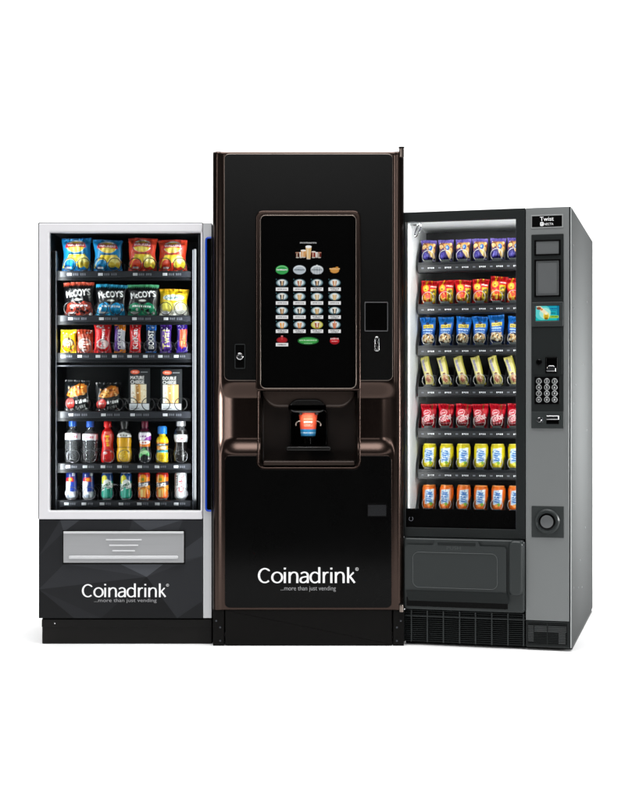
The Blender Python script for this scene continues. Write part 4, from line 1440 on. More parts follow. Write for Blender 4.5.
    # hinge pins on the right
    for ya, yb in ((147.2, 157.6), (603.4, 612)):
        zb_, za_ = A(401.6, yb)[1], A(401.6, ya)[1]
        cx = A(401.4, 400)[0]
        L = za_ - zb_
        MB().lathe([(.008, 0), (.0105, .002), (.0105, L * .74), (.0095, L * .78), (.0095, L * .86)], 24, (cx, -.006, zb_)).build('hinge_pin', M['chrome_trim'], t)
        MB().lathe([(.0095, L * .86), (.0125, L * .875), (.0125, L * .97), (.0105, L)], 24, (cx, -.006, zb_)).build('hinge_cap', M['black_matte'], t)
    # the paper cup on its stand
    r = FC.rect(298.6, 410.2, 317.8, 435.1, .09)
    R1 = (r[2] - r[0]) / 2; H = r[3] - r[1]; R0 = R1 * .76
    a = Art(72, 84, 0xFA5E3C, 1.3)
    a.rect(0, 0, 1, .30, 0x2382B8); a.rect(0, .135, 1, .165, 0x8FC4E0); a.scrawl(16, .5, .15, .7, .05, 0xDCEEF6)
    a.rect(.24, .72, .78, .735, 0xF7B9A6); a.rect(.24, .42, .78, .435, 0xF7B9A6); a.scrawl(6, .5, .6, .5, .09, 0xFFE6DC)
    a.scrawl(9, .5, .48, .5, .03, 0xF9C9BA)
    prof = [(R0 * .96, 0), (R0, .002), (R1 * .97, H * .95), (R1 * .97, H * .952)]
    me = round_mesh('paper_cup', a, prof, M['print_card'], 64)
    o_ = bpy.data.objects.new('paper_cup', me); COL.objects.link(o_); finish(o_, 40)
    o_.location = FC.world((r[0] + r[2]) / 2, .09, cq[1])
    tag(o_, 'orange red paper cup with blue lower band standing in the cup bay', 'cup')
    mb = MB(); pth = [(R1 * .985 * math.cos(k / 40 * 2 * PI), R1 * .985 * math.sin(k / 40 * 2 * PI), H * .965) for k in range(40)]
    mb.tube(pth, .0032, 8, True); mb.build('rim', mat('cup_rim_paper', srgb(178, 170, 168), .6), o_)
    return t


def offset_box(q, d):
    return (q[0] - d, q[1] - d, q[2] + d, q[3] + d)

# ================================================================== GREY SNACK AND CAN MACHINE, TURNED TOWARDS THE LEFT
TH = math.radians(14.94)
YR = 5.857
_c, _n = math.cos(TH), math.sin(TH)
XR = (571.4 - CX) * YR / F
FR = Frame((XR, YR)[0], YR, TH)       # origin at the near bottom front corner; x runs from negative (left) to 0


def build_grey_machine():
    A = FR.at
    # shift: build around the near corner, the Empty stands at it
    t = thing('vending_machine', 'grey vending machine with keypad column, snack packets and rows of yellow and orange cans',
              'vending machine', FR.world(0, 0), -TH, 'vending machines')
    xl = A(403.9, 400)[0]; H = 1.83; dep = 1.245
    th = .016
    xw = A(525.6, 400)[0]                        # right end of the door
    zg = A(465, 611)[1]                          # top of the grille
    xi0, xi1 = xl + .010, xw - .006
    zi0, zi1 = A(465, 532)[1], A(465, 219.0, .03)[1]
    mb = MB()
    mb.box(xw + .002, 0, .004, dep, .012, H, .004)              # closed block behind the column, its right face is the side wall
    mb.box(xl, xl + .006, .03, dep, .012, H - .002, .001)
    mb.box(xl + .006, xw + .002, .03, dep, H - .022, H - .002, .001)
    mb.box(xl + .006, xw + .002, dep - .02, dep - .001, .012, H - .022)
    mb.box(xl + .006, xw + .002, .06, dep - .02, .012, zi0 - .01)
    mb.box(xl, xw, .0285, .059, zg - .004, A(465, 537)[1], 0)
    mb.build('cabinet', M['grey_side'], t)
    mb = MB()
    for yy, zz in ((.1, 1.68), (.1, 1.42), (.1, 1.02), (.1, .6), (.1, .25), (.55, .2), (.75, .45), (.45, .33), (.6, 1.2), (.85, 1.5), (.85, .9), (.35, .22), (.2, 1.1)):
        mb.lathe([(.0045, 0), (.004, .002), (.001, .003)], 10, (0, 0, 0), 'y')
        k = 3 * 10
        for q in range(len(mb.v) - 30, len(mb.v)):
            x, y, z = mb.v[q]
            mb.v[q] = (-y, yy + x, zz + z)
    mb.build('rivet', M['grey_panel'], t)
    mb = MB(); mb.box(xl, -.001, .05, dep - .05, 0, .013); mb.build('foot_rail', M['anthracite_dark'], t)
    # white liner and dark back
    mb = MB(); di = .47
    mb.box(xl + .006, xi0, .032, di, zi0, zi1 + .006)
    mb.box(xi0, xi1, .032, di, zi1, zi1 + .006)
    mb.box(xi0, xi1, .032, di, zi0 - .006, zi0)
    mb.box(xi1, xi1 + .004, .032, di, zi0, zi1 + .006)
    mb.build('liner', M['inner_white'], t)
    mb = MB(); mb.box(xi0, xi1, di - .008, di, zi0, zi1 - .001); mb.build('back_wall', M['inner_black'], t)
    mb = MB(); cp = A(409.0, 226, .10)
    pts = []
    for k in range(24):
        a = 2 * PI * k / 24
        pts.append((xi0 + .03 + .008 * math.cos(a) + .010 * math.sin(a), .10, zi1 - .032 + .028 * math.sin(a)))
    mb.tube(pts, .0032, 8, True)
    mb.box(xi0 + .0005, xi0 + .03, .097, .104, zi1 - .012, zi1 - .0005, .001)
    mb.build('hook', M['chrome'], t)
    # door frame
    o = (xl, A(465, 538)[1], xw - .001, H - .0005)
    gi = (A(405.6, 400)[0], A(465, 528.4)[1], A(516.2, 400)[0], A(465, 220.0)[1])
    MB().ring(rrect(o[0], o[1], o[2], o[3], .002), rrect(gi[0], gi[1], gi[2], gi[3], .002), -.006, .029, .003, .002).build('door_frame', M['anthracite_dark'], t)
    q = (A(515.6, 400)[0], gi[1] + .002, A(516.5, 400)[0], gi[3] - .002)
    MB().box(q[0], q[2], .0065, .012, q[1], q[3], .0005).build('glass_edge', M['rail_grey'], t)
    MB().box(gi[0] - .0005, gi[2] + .0005, .018, .022, gi[1], gi[3]).build('glass_pane', M['glass'], t, None)
    zb1 = A(465, 509.6)[1]
    bb = MB().box(gi[0] + .0003, q[0] - .0005, .009, .0165, gi[1] + .0003, zb1, .0008).build('lower_band', M['black_gloss'], t)
    cx, cz = A(410.6, 519)
    mb = MB(); mb.tube([(cx + .0085 * math.cos(a), .0085, cz + .0085 * math.sin(a)) for a in np.linspace(PI / 2 + .5, PI / 2 + 2 * PI - .5, 20)], .0012, 6)
    mb.build('power_symbol', M['label_grey'], bb)
    # trays
    strips = [267.2, 309.2, 351.0, 392.5, 434.0, 475.5, 517.2]
    cen = [429.0, 446.0, 463.2, 480.4, 497.6, 514.6]
    coil = coil_mesh('coil', .0262, .28, 4, .0012, .09)
    lab = MB()
    for k in range(4):
        lab.box(-.014 + k * .0075, -.0092 + k * .0075, -.001, 0, -.0032 if k != 1 else -.0018, .0032, .0003)
    pm = bpy.data.meshes.new('price_label'); pm.from_pydata(lab.v, [], lab.f)
    lab = MB().box(-.0055, .0055, -.001, 0, -.003, .003, .0003)
    sm_ = bpy.data.meshes.new('selector_label'); sm_.from_pydata(lab.v, [], lab.f)
    db = MB().prism([(0, 0)] * 0 or [(-.0013, 0), (.0013, 0), (.0013, .001), (-.0013, .001)], 0, .001)
    lab = MB()
    prof = [(.0, .0), (.24, .0), (.24, .105), (.09, .105), (.02, .045), (0.0, .02)]    # (depth, height): slanted front edge
    vs = [(-.0014, y, z) for y, z in prof] + [(.0014, y, z) for y, z in prof]
    n = len(prof)
    lab.add(vs, [list(range(n)), list(reversed(range(n, 2 * n)))] + [[k, n + k, n + (k + 1) % n, (k + 1) % n] for k in range(n)])
    dm = bpy.data.meshes.new('divider'); dm.from_pydata(lab.v, [], lab.f)
    lipb = MB().prism([(-.02, 0), (.02, 0), (.017, .012), (-.017, .012)], 0, .012, .002)
    lm = bpy.data.meshes.new('coil_stop'); lm.from_pydata(lipb.v, [], lipb.f)
    ztray = []
    sd = .2
    for k, y in enumerate(strips):
        xa, xb = A(417.6, 400, sd)[0], xi1 - .012
        zc = A(465, y, sd)[1]
        z1 = A(465, y - 6.6, sd)[1]; z0 = A(465, y + 4.2, sd)[1]
        ztray.append(z1 - .004)
        mb = MB()
        mb.box(xa, xb, sd + .004, .455, z1 - .010, z1 - .005, .001)
        mb.box(xa, xb, sd, sd + .004, z0, z1 - .003, .001)
        mb.box(xa, xb, sd + .004, sd + .05, z0, z0 + .004)
        sh = mb.build('shelf', M['tray_dark'], t)
        mb = MB(); mb.box(xa + .002, xb - .002, sd - .004, sd - .0005, A(465, y + 3, sd)[1], A(465, y - 3, sd)[1], .001)
        mb.build('price_rail', M['inner_black'], sh)
        xd = [A(c - 8.7, 400, sd + .05)[0] for c in cen]
        xd[0] = xa + .0015
        for x in xd:
            place(dm, 'divider', sh, (x, sd + .006, z1 - .004), M['tray_dark'])
        for j, c in enumerate(cen):
            x = A(c, 400, sd + .03)[0]
            xlab = A(c + 2.2, 400, sd)[0]
            if xlab < xb - .02:
                place(pm, 'price_label', sh, (xlab, sd - .0042, zc), M['label_white'])
            place(sm_, 'selector_label', sh, (A(c - 6.2, 400, sd)[0], sd - .0042, zc), M['label_grey'])
            place(coil, 'coil', sh, (x - .004, sd + .026, z1 + .0255), M['coil_white'])
            place(lm, 'coil_stop', sh, (x, sd + .004, z1 - .0045), M['anthracite'])
    # delivery hatch
    s0 = (xl + .0005, zg + .0015, xw - .0015, A(465, 538.6)[1])
    hs = MB().box(s0[0], s0[0] + .03, -.005, .0275, s0[3] + .0003, A(465, 538)[1] - .0003).box(s0[0], s0[0] + .03, -.0112, .0275, s0[1], s0[3], .0015).prism(rrect(s0[0], s0[1], s0[2], s0[3], .014), -.022, .028, .010, 5).build('hatch_surround', M['anthracite'], t)
    q = (A(407.6, 400)[0], A(465, 607.2)[1], A(508.4, 400)[0], A(465, 598)[1])
    MB().box(q[0], q[2], -.0235, -.021, q[1], q[3], .001).build('hatch_gap', M['screen_glass'], hs)
    Q = lambda px, py: A(px, py, -.03)
    pl = lambda px, py: (A(px, 580, -.03)[0], A(456, py, -.03)[1])
    out = [pl(410.5, 598.5), pl(406.2, 590), pl(406.2, 549), pl(408, 546.4), pl(433.6, 546.4), pl(436.4, 541.6), pl(477.6, 541.6), pl(479.6, 546.4), pl(504, 546.4), pl(505.6, 548.4), pl(505.6, 590.5), pl(508.2, 598.5)]
    hf = MB().prism(out, -.038, -.0215, .004).build('delivery_hatch', M['anthracite'], t)
    MB().prism([(x, z) for x, z in (pl(410, 600.4), pl(408, 592.5), pl(506, 592.5), pl(508.2, 600.4))], -.044, -.0375, .005).build('lip', M['anthracite_dark'], hf)
    qi = (pl(413, 588.4)[0], pl(413, 588.4)[1], pl(497.8, 552.6)[0], pl(413, 552.6)[1])
    MB().ring(rrect(*qi, .026), offset(rrect(*qi, .026), -.0022), -.0398, -.0375, .0007).build('pressed_outline', mat('pressed_line', srgb(78, 82, 82), .4), hf)
    qt = (pl(438, 545.4)[0], pl(438, 545.4)[1], pl(476, 542.3)[0], pl(438, 542.3)[1])
    MB().prism(rrect(*qt, .004), -.0395, -.0375, .001).build('grip', M['anthracite_dark'], hf)
    mb = MB(); r = (pl(447, 549.6)[0], pl(447, 549.6)[1], pl(461, 546.2)[0], pl(447, 546.2)[1])
    add_text(mb, 'PUSH', r[0], r[1], r[2], r[3], -.0384); mb.build('lettering', mat('moulded_lettering', srgb(58, 62, 62), .4), hf, None)
    # bulged right-hand cheek of the hatch
    q = (A(508.6, 570, -.03)[0], A(516, 596, -.03)[1], A(523.4, 570, -.03)[0], A(516, 540.5, -.03)[1])
    MB().prism(rrect(*q, .022), -.041, -.0205, .014, 6).build('cheek', M['anthracite'], hs)
    # ventilation grille
    mb = MB(); mb.box(xl + .002, xw - .003, .03, .05, .013, zg - .002); mb.build('grille_back', M['screen_glass'], t)
    gr = MB()
    nsl = 16
    for k in range(nsl):
        z = .018 + k * (zg - .024) / (nsl - 1)
        gr.box(xl + .002, xw - .003, .004, .018, z - .0019, z + .0019, .0008)
    gr.box(xl, xl + .0018, .001, .052, .013, zg - .005)
    g = gr.build('front_grille', M['anthracite_dark'], t)
    gv = MB()
    for px in (411.4, 427.3, 443.4, 459.6, 475.5, 491.8, 508, 523.6):
        x = A(px, 628)[0]
        gv.box(x - .0028, x + .0028, -.001, .003, .014, zg - .003, .0008)
    gv.box(xl + .002, xw - .003, -.0015, .0025, A(465, 617.6)[1] - .002, A(465, 617.6)[1] + .002, .0006)
    gv.build('grille_bar', M['anthracite'], g)
    mb = MB()
    for a_, b_, c_, d_ in ((405, 410, 629.5, 637), (412.5, 418, 628, 630.5), (413, 415.8, 631, 641), (430, 437, 632, 634.5)):
        r = FR.rect(a_, c_, b_, d_, .022, 415); mb.box(r[0], r[2], .021, .026, r[1], r[3], .001)
    mb.build('inner_bracket', M['rail_grey'], g)
    # ---------------------------------------------------------------- control column
    c0, c1 = xw + .0015, A(569.2, 400)[0]
    zc0 = A(547, 620.6)[1]
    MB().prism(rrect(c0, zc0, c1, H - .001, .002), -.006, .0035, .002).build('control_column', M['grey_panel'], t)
    MB().box(c1 + .0005, -.0035, -.002, .0038, .014, H - .0015, .0005).build('corner_seam', M['anthracite_dark'], t)
    MB().box(-.0033, -.0003, -.0025, .0038, .014, H - .001, .0008).build('corner_edge', mat('pale_edge', srgb(196, 199, 199), .35, metal=.3), t)
    R = lambda a, b, c, d: FR.rect(a, b, c, d, -.008)
    q = R(531.0, 214.6, 563.2, 228.0)
    npz = MB().prism(rrect(*q, .002), -.0085, -.0062, .001).build('name_plate', mat('plate_rim', srgb(150, 152, 152), .35, metal=.3), t)
    q = R(532.0, 215.8, 562.0, 226.8)
    MB().prism(rrect(*q, .001), -.0092, -.0084).build('plate_face', M['black_gloss'], npz)
    mb = MB(); q = R(540.0, 216.8, 553.6, 220.9)
    for k in range(2):
        add_text(mb, 'Twist', q[0] + .0006 * k, q[1], q[2] + .0006 * k, q[3], -.0094 - .0001 * k)
    q = R(544.2, 222.9, 553.4, 225.2)
    add_text(mb, 'NECTA', q[0], q[1], q[2], q[3], -.0094)
    q = R(540.2, 222.0, 543.6, 226.0)
    mb.ring(rrect(q[0], q[1], q[2], q[3], .004), rrect(*offset_box(q, -.0035), .001), -.0094, -.0092)
    mb.box(q[0] + .005, q[2] - .004, -.0096, -.0092, q[1] + .005, q[3] - .006)
    mb.build('lettering', M['lettering'], npz, None)
    # dark control strip
    q = R(531.4, 234.2, 563.6, 428.4)
    cp = MB().prism(rrect(*q, .003), -.0088, -.0061, .001).build('control_panel', M['anthracite_dark'], t)
    for a_, b_, c_, d_ in ((534.4, 239.6, 560.6, 255.6), (534.4, 259.2, 560.6, 297.0)):
        q = R(a_, b_, c_, d_)
        w = MB().ring(rrect(*q, .003), rrect(*offset_box(q, -.007), .002), -.0125, -.0086, .0015).build('window_frame', M['black_gloss'], cp)
        MB().prism(rrect(*offset_box(q, -.0072), .002), -.0098, -.0087).build('window', M['slot_grey'], w)
        if b_ > 258:
            v = offset_box(q, -.012)
            MB().ring(rrect(*v, .001), rrect(*offset_box(v, -.0015), .001), -.0104, -.0097).build('window_line', M['anthracite'], w)
    q = R(531.8, 302.0, 563.2, 326.4)
    sb = MB().ring(rrect(*q, .004), rrect(*R(535.4, 305.6, 559.6, 321.0), .003), -.0145, -.0086, .003).build('screen_bezel', M['anthracite'], cp)
    a = Art(84, 54, 0x19AEB8, .62)
    a.grad(0, 1, 0x18B7B0, 0x1C9CB6); a.ell(.3, .55, .34, .5, 0x5ED0CC); a.ell(.4, .5, .24, .36, 0xA6E8D8)
    a.rect(.9, 0, 1, 1, 0x147A9A); a.poly([(.02, .98), (.2, .98), (.56, .5), (.4, .36)], 0xF2E4C0); a.ell(.14, .84, .1, .1, 0x8A4A34); a.ell(.25, .76, .06, .07, 0xD88A4A)
    a.ell(.45, .32, .13, .26, 0xF2E06A); a.ell(.45, .26, .09, .18, 0xC9A51E); a.ell(.45, .14, .08, .08, 0x7A6A12); a.ell(.45, .5, .07, .1, 0xF8F2C8)
    a.scrawl(9, .75, .8, .32, .12, 0x0E4E8C); a.scrawl(6, .76, .68, .22, .06, 0x1A6AA0); a.scrawl(5, .74, .5, .22, .1, 0x12506A)
    a.rect(.6, .17, .97, .34, 0xA9D23A); a.scrawl(7, .78, .26, .3, .09, 0x2A6A1E)
    q = R(535.8, 306.0, 559.2, 320.6)
    MB().box(q[0] - .0005, q[2] + .0005, -.0098, -.0087, q[1] - .0005, q[3] + .0005).build('screen_backing', M['screen_glass'], sb)
    art_plate('display', a, q[0], q[1], q[2], q[3], -.0102, M['screen_teal'], sb)
    # payment parts below the screen
    q = R(533.2, 327.6, 562.2, 374.6)
    MB().prism(rrect(*q, .003), -.0105, -.0086, .001).build('payment_panel', M['anthracite_dark'], cp)
    cx, cz = A(539, 362.3, -.01)
    MB().lathe([(.0125, 0), (.0125, .003), (.010, .005), (.006, .005), (.005, .002), (.001, .002)], 24, (cx, -.0104, cz), 'y').build('button', M['black_gloss'], cp)
    q = R(545.4, 357.0, 557.6, 373.4)
    cs = MB().ring(rrect(*q, .003), rrect(*offset_box(q, -.005), .002), -.0165, -.0104, .0015).build('coin_slot', M['black_gloss'], cp)
    qq = offset_box(q, -.0052)
    MB().box(qq[0], qq[2], -.0118, -.0104, qq[1], qq[3]).build('slot', M['screen_glass'], cs)
    zz = (qq[1] + qq[3]) / 2
    MB().prism(rrect(qq[0] + .001, qq[1] + .003, qq[2] - .001, zz - .002, (.002, .002, .012, .012)), -.0185, -.0117, .002).build('coin_funnel', M['chrome'], cs)
    q = R(534.6, 376.6, 559.6, 404.2)
    kp = MB().prism(rrect(*q, .002), -.0118, -.0086, .001).build('keypad', M['black_gloss'], cp)
    for j, row in enumerate(('123', '456', '789', '*0#')):
        for i_, ch in enumerate(row):
            px = (538.9, 546.9, 554.6)[i_]; py = 381.2 + j * 6.15
            cx, cz = A(px, py, -.012)
            k = MB().lathe([(.0118, 0), (.0118, .0028), (.0108, .0036), (.0084, .0036), (.0078, .0022), (.0012, .0022)], 24, (cx, -.0117, cz), 'y').build('key', M['key_metal'], kp)
            mb = MB(); mb.lathe([(.0078, .0023), (.001, .0026)], 20, (cx, -.0117, cz), 'y'); mb.build('key_face', M['anthracite_dark'], k)
            mb = MB(); V, T, asp = text_tris(ch); hh = .0092; ww = min(.0075, hh * asp)
            add_text(mb, ch, cx - ww / 2, cz - hh / 2, cx + ww / 2, cz + hh / 2, -.0146); mb.build('digit', M['lettering'], k, None)
    q = R(531.6, 411.6, 563.6, 428.2)
    MB().prism(rrect(*q, .003), -.0115, -.0086, .0012).build('card_panel', M['anthracite'], cp)
    cx, cz = A(539.2, 420, -.012)
    lk = MB().lathe([(.0105, 0), (.0105, .003), (.008, .006), (.001, .006)], 24, (cx, -.0112, cz), 'y').build('lock', M['chrome'], cp)
    MB().box(cx + .0125, cx + .0145, -.0128, -.0112, cz - .01, cz + .01, .0004).build('lock_mark', M['label_grey'], lk)
    q = R(546.4, 415.6, 559.0, 419.8)
    MB().prism(rrect(*q, .002), -.019, -.0112, .003).build('card_slot', M['chrome'], cp)
    q = R(546.4, 420.0, 559.0, 424.0)
    MB().box(q[0], q[2], -.0125, -.0112, q[1], q[3], .0005).build('slot_gap', M['screen_glass'], cp)
    # change return cup
    q = R(531.6, 506.2, 563.8, 537.6)
    rp = MB().prism(rrect(*q, .002), -.0088, -.0061, .001).build('return_panel', M['anthracite'], t)
    cx, cz = A(547.0, 521.6, -.01)
    MB().lathe([(.052, 0), (.052, .004), (.047, .010), (.041, .010), (.036, .003), (.030, .001)], 48, (cx, -.0087, cz), 'y').build('return_ring', M['anthracite'], rp)
    MB().lathe([(.0345, .0012), (.034, .0035), (.028, .004), (.027, .0025)], 48, (cx, -.0087, cz), 'y').build('inner_ring', M['black_gloss'], rp)
    MB().lathe([(.0265, .001), (.0265, .008), (.024, .0095), (.001, .0095)], 40, (cx, -.0087, cz), 'y').build('return_button', M['slot_grey'], rp)
    # vent at the foot of the column
    q = (c0, .016, c1, zc0 - .002)
    cv = MB().ring(rrect(*q, .003), rrect(*offset_box(q, -.008), .002), -.005, .0035, .002).build('column_vent', M['anthracite_dark'], t)
    qi = offset_box(q, -.0082)
    MB().box(qi[0] - .004, qi[2] + .004, .0015, .0034, qi[1] - .004, qi[3] + .004).build('vent_back', M['screen_glass'], cv)
    mb = MB()
    for a_, b_, c_, d_ in ((534.4, 566.5, 626.4, 632.2), (558.6, 565.4, 632.8, 643.6), (526.9, 533.6, 626.0, 642)):
        r = FR.rect(a_, c_, b_, d_, 0, 548); mb.box(max(r[0], qi[0]), min(r[2], qi[2]), .0006 if a_ > 530 else .0009, .0013, r[1], r[3], .0002)
    mb.build('inner_bracket', M['grey_panel'], cv)
    mb = MB()
    for k in range(13):
        z = qi[1] + .004 + k * (qi[3] - qi[1] - .008) / 12
        mb.box(qi[0] + .0002, qi[2] - .0002, -.0038, -.0004, z - .0018, z + .0018, .0006)
    xm = (qi[0] + qi[2]) / 2
    mb.box(xm - .002, xm + .002, -.0046, -.0039, qi[1], qi[3], .0003)
    mb.build('vent_slat', M['anthracite_dark'], cv)
    # interior lamps
    zc = (zi0 + zi1) / 2
    area_lamp('interior_lamp', ((xi0 + xi1) / 2, .05, zi1 - .006), ((xi0 + xi1) / 2, .22, zi1 - .6), xi1 - xi0 - .06, .03, LAMP_R[0], (1, 1, 1), t)
    l = area_lamp('interior_lamp', (xi1 - .006, .05, zc), (0, 0, 0), .012, 1.15, LAMP_R[1], (1, 1, 1), t)
    l.rotation_euler = Euler((PI / 2, 0, math.radians(55)), 'XYZ')
    l = area_lamp('interior_lamp', (xi0 + .006, .04, zc), (0, 0, 0), .012, 1.15, LAMP_R[2], (1, 1, 1), t)
    l.rotation_euler = Euler((PI / 2, 0, -math.radians(50)), 'XYZ')
    return t, ztray, cen


LAMP_R = [1.3, 2.3, 2.2]


def stock_grey_machine(ztray, cen):
    A = FR.at
    rnd = random.Random(3)
    ordn = ['leftmost', 'second from the left', 'third from the left', 'third from the right', 'second from the right', 'rightmost']
    d = .255

    def x_of(c):
        return A(c, 400, d)[0]

    def size(px_w, px_h):
        k = (YR + .26) / F * 1.005
        return px_w * k, px_h * k

    def run(name, me_list, row, labfmt, cat, group, tilts, lift=0.0, dz=None, dx=0.0):
        for j in range(6):
            o = bpy.data.objects.new(name, me_list[j % len(me_list)]); COL.objects.link(o)
            if j < len(me_list):
                finish(o, 50)
            x = x_of(cen[j] + dx)
            o.location = FR.world(x, d, ztray[row] + lift + (dz[j] if dz else 0))
            ry, rz = tilts[j]
            o.rotation_euler = Euler((-.05 if cat != 'can' else 0, ry + rnd.uniform(-.02, .02), -TH + rz + rnd.uniform(-.07, .07)), 'XYZ')
            tag(o, labfmt.format(ordn[j]), cat, group)

    # biscuits in purple packets
    a = Art(60, 84, 0x3C3076, 1.65)
    a.grad(.78, 1, 0x6A58A6, 0x7C6CB6); a.grad(0, .4, 0x1E1848, 0x3A3078)
    a.poly([(.05, .7), (.2, .85), (.6, .86), (.95, .8), (.95, .45), (.6, .5), (.4, .62), (.1, .55)], 0x8A5424)
    a.ell(.22, .68, .15, .09, 0xDDBE86); a.ell(.5, .78, .12, .06, 0xC98A44); a.ell(.82, .78, .1, .07, 0xE6BE7A); a.ell(.62, .72, .2, .13, 0xCFA868); a.ell(.8, .5, .14, .14, 0xD9AE68)
    a.poly([(.5, .5), (.9, .56), (.94, .2), (.78, .18)], 0xDDBE86); a.ell(.63, .63, .13, .115, 0x2E6CB0); a.ell(.6, .65, .05, .05, 0x9FC6E6)
    a.ell(.3, .3, .2, .14, 0x524A9C); a.ell(.25, .26, .1, .07, 0x6E68B8); a.scrawl(9, .6, .12, .6, .05, 0xC9C6E6); a.bits(16, [0x7A4416, 0xF2DDB0, 0xB9803A], (.1, .5, .9, .85), .045, 4)
    w, h = size(15.6, 24.0)
    ms = [bag_mesh('biscuit_packet', a, w, h, .045, 200 + k, .03, .06, -.04, .03) for k in range(3)]
    run('biscuit_packet', ms, 0, 'purple biscuit packet, {} on the top shelf of the grey machine', 'biscuit packet', 'purple biscuit packets on the top shelf of the grey machine',
        [(0, .03), (.01, -.05), (-.01, .04), (0, -.03), (.05, .05), (0, 0)])
    # red sweet bags
    a = Art(60, 84, 0xD4202A, 1.6)
    a.grad(.0, .6, 0xB0141E, 0xD6222C); a.poly([(.26, 1), (.42, 1), (.38, .8), (.3, .8)], 0xF2C522); a.ell(.33, .66, .2, .13, 0xF0B72A); a.ell(.33, .66, .1, .07, 0xE8D060); a.ell(.33, .62, .05, .03, 0x8A2A18)
    a.ell(.2, .3, .14, .14, 0xE9A83A); a.ell(.42, .36, .13, .12, 0xF05A3C); a.ell(.4, .16, .12, .09, 0xF3D060); a.ell(.24, .14, .09, .07, 0xE84A30)
    a.poly([(.62, .64), (.96, .66), (.96, .08), (.6, .1)], 0xD8B826); a.poly([(.66, .56), (.92, .6), (.9, .48), (.66, .42)], 0x6E7A22); a.ell(.78, .34, .12, .08, 0x8A6A18); a.ell(.8, .2, .1, .06, 0xF2DE5A)
    a.scrawl(7, .78, .74, .36, .06, 0xF6EDE6); a.bits(14, [0xF2D048, 0x9A1018, 0xF07048], (.1, .06, .95, .6), .045, 9)
    w, h = size(17.0, 24.8)
    ms = [bag_mesh('sweet_bag', a, w, h, .045, 230 + k, .05, .05, -.03, .06, 1.3) for k in range(4)]
    run('sweet_bag', ms, 1, 'red and yellow sweet bag, {} in its row', 'sweet bag', 'red sweet bags on the second shelf of the grey machine',
        [(0, .05), (0, -.06), (.01, .05), (.02, -.02), (.05, .08), (0, 0)], 0, [0, 0, 0, .002, .012, .002])
    # blue nut pouches
    a = Art(56, 92, 0x1C62B0, 1.95)
    a.grad(.55, 1, 0x1E6FC0, 0x2C86D2); a.grad(0, .3, 0x0E2A5A, 0x15467E)
    a.poly([(.16, .6), (.86, .62), (.86, .74), (.16, .72)], 0xE6D04A); a.text('nutS', .5, .67, .56, .07, 0x2A2A4A, .02, .4); a.ell(.5, .76, .12, .05, 0x2A3A5A)
    a.scrawl(8, .5, .54, .7, .055, 0xCDE4F4); a.scrawl(9, .5, .46, .64, .04, 0xA6CDEA)
    a.ell(.5, .25, .42, .17, 0x2A2420); a.bits(46, [0xF0E2C0, 0xD9B98A, 0xF7F0DC, 0xB88E5A, 0xE9D4A6], (.18, .13, .84, .38), .085, 12); a.rect(.0, .02, 1, .06, 0x123A70)
    w, h = size(15.8, 29.5)
    ms = [bag_mesh('nut_pouch', a, w, h, .042, 260 + k, .12, .05, -.04, .02, 1.4, 2.0) for k in range(3)]
    run('nut_pouch', ms, 2, 'blue nut pouch with yellow name band, {} on its shelf', 'nut pouch', 'blue nut pouches on the third shelf of the grey machine',
        [(-.02, .05), (0, -.05), (.04, .06), (0, 0), (-.03, -.04), (.06, 0)], 0, [0, .001, 0, 0, .006, -.002], -.4)
    # cream bars standing at a slant
    a = Art(40, 96, 0xE3DB9E, 3.2)
    a.grad(.3, 1, 0xE9E0AA, 0xE6DC8E); a.rect(.84, 0, 1, 1, 0xC3BC4E); a.poly([(.12, .9), (.4, .92), (.5, .5), (.3, .5)], 0xBFBAC9); a.scrawl(9, .3, .7, 1.2, .1, 0xA8A2B8, PI / 2)
    a.ell(.5, .4, .16, .045, 0x8A4A2A); a.ell(.5, .24, .34, .13, 0xD8B08A); a.ell(.45, .22, .2, .07, 0xC07A66); a.ell(.62, .28, .12, .05, 0xE6CDAE); a.bits(12, [0xB0705A, 0xE9D8B6], (.22, .14, .8, .34), .06, 3)
    a.rect(0, .96, 1, 1, 0xC9C070); a.rect(0, 0, 1, .04, 0xB9B050)
    w, h = size(9.0, 30.4)
    ms = [bag_mesh('cereal_bar', a, w, h, .024, 290 + k, .03, .05, 0, 0, .7) for k in range(2)]
    run('cereal_bar', ms, 3, 'cream and yellow cereal bar leaning to the left, {} on its shelf', 'cereal bar', 'cream bars leaning on the fourth shelf of the grey machine',
        [(-.24, .03), (-.23, -.04), (-.27, .05), (-.26, 0), (-.26, -.05), (-.28, .02)], .006, None, 1.6)
    # crimson wafer packets
    a = Art(60, 80, 0xC4122E, 1.6)
    a.grad(0, .4, 0xA00C24, 0xC6142E); a.ell(.48, .46, .42, .3, 0xB00E28, .5)
    a.ell(.36, .63, .24, .12, 0xE8A8AE, .3); a.ell(.36, .63, .19, .085, 0xC8203A, .3)
    a.text('KitKat', .48, .42, .82, .24, 0xF6E4E4, .42, .6); a.scrawl(8, .5, .2, .7, .06, 0xE9B4BA, .1); a.scrawl(5, .34, .62, .3, .07, 0xF4D8DA, .3)
    a.poly([(.66, .98), (.76, .98), (.72, .74), (.66, .74)], 0x8A5A2E); a.poly([(.1, .26), (.8, .5), (.84, .56), (.1, .33)], 0xE2A0A8)
    w, h = size(16.4, 24.6)
    ms = [bag_mesh('wafer_packet', a, w, h, .044, 310 + k, .05, .07, -.02, .05, 1.2) for k in range(3)]
    run('wafer_packet', ms, 4, 'crimson wafer packet with slanted white lettering, {} on its shelf', 'wafer packet', 'crimson wafer packets on the fifth shelf of the grey machine',
        [(0, .05), (0, -.04), (.02, .1), (-.01, 0), (0, .03), (.02, 0)])
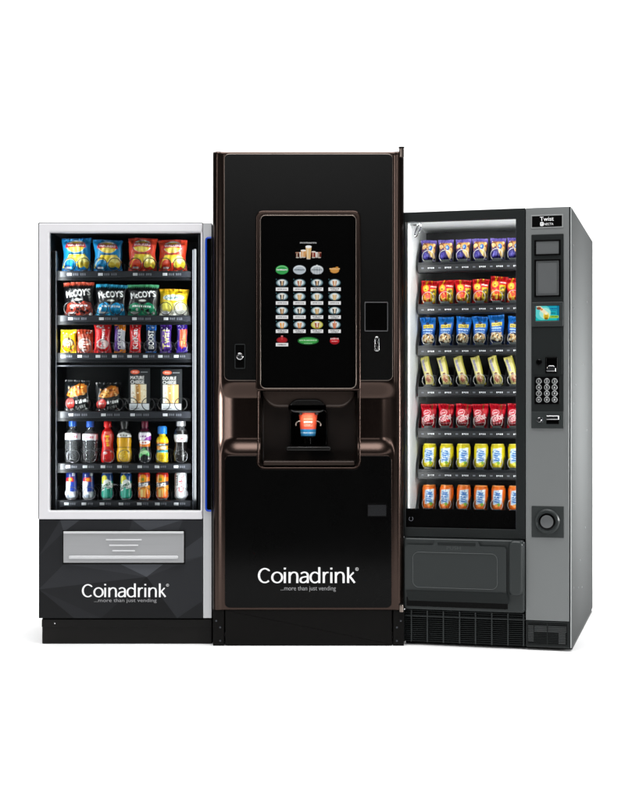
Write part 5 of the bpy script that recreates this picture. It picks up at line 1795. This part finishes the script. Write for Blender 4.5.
    # cans
    def can_(bg, dk, lt, sh):
        a = Art(60, 72, bg, 1.85)
        a.grad(.0, .25, dk, bg); a.poly([(.16, .26), (.62, .2), (.8, .3), (.86, .84), (.2, .8)], 0xDDE6EA); a.poly([(.18, .3), (.5, .24), (.46, .8), (.2, .78)], 0xB8CCE0)
        a.scrawl(5, .5, .54, .8, .26, 0x4A80BE, PI / 2 - .15); a.scrawl(7, .68, .5, .62, .09, 0x7AA6D4, PI / 2 - .1); a.bits(16, [0x3F74B4, 0xF4F8FA, 0x9CC0DC], (.22, .3, .8, .8), .05, sh)
        a.ell(.6, .26, .14, .06, 0x86B04A); a.ell(.42, .22, .12, .06, lt); a.rect(0, .88, 1, .955, bg); a.rect(0, .955, 1, 1, lt); a.rect(0, 0, 1, .05, dk)
        return a
    for row, cols, nm in ((5, (0xD4C61E, 0xA89A10, 0xE9DF66), 'yellow'), (6, (0xE27A22, 0xB8560E, 0xF2A860), 'orange')):
        w, h = size(14.2, 25.8)
        a = can_(*cols, row)
        me = round_mesh('drink_can', a, can_prof(w / 2, h), M['print_can'], 48)
        run('drink_can', [me], row, nm + ' drink can with white and blue panel, {} in its row', 'can', nm + ' cans in the grey machine',
            [(0, .1), (0, -.12), (0, .2), (0, .05), (0, -.1), (0, .1)], .001, None, .6)

# ================================================================== BUILD
build_setting()
_, z_left = build_snack_machine()
stock_snack_machine(z_left)
build_hot_drinks_machine()
_, z_right, c_right = build_grey_machine()
INK = 1.2
stock_grey_machine(z_right, c_right)

# ------------------------------------------------------------------ studio lamps
area_lamp('overhead_lamp', (0, 4.3, 6.0), (0, 4.3, 0), 5.6, 2.4, 440)
area_lamp('backdrop_lamp', (0, 8.6, 5.6), (0, 9.6, 0.2), 10.0, 1.6, 560)
area_lamp('softbox', (-4.0, 1.9, 2.5), (-.3, 5.9, 2.1), .42, 2.1, 50)
area_lamp('softbox', (4.4, 2.4, 1.0), (.5, 5.9, 1.0), .3, 1.7, 46)
area_lamp('side_softbox', (2.7, 5.5, .98), (1.1, 6.5, .98), .5, .6, 19, spread=68)
area_lamp('front_softbox', (-.2, .2, 3.4), (-.1, 6.0, 1.4), 2.6, 1.1, 22)

w = bpy.data.worlds.new('World'); sc.world = w; w.use_nodes = True
bg = w.node_tree.nodes['Background']
bg.inputs['Color'].default_value = (.9, .95, 1, 1); bg.inputs['Strength'].default_value = 0.03

cam = bpy.data.cameras.new('camera'); co = bpy.data.objects.new('camera', cam); COL.objects.link(co)
co.location = (0, 0, HC); co.rotation_euler = (PI / 2, 0, 0)
cam.sensor_fit = 'VERTICAL'; cam.sensor_height = 36.0; cam.sensor_width = 36.0
cam.lens = 36.0 * F / 800.0
cam.shift_y = (HY - 400.0) / 800.0
cam.clip_end = 200
sc.camera = co

sc.render.resolution_x, sc.render.resolution_y = 809, 1024
sc.view_settings.view_transform = 'Standard'; sc.view_settings.look = 'None'
sc.view_settings.exposure = 0.0; sc.view_settings.gamma = 1.0
sc.render.engine = 'CYCLES'
sc.cycles.use_denoising = True
sc.cycles.max_bounces = 10; sc.cycles.transparent_max_bounces = 16
sc.cycles.caustics_reflective = False; sc.cycles.caustics_refractive = False
sc.cycles.sample_clamp_indirect = 4.0
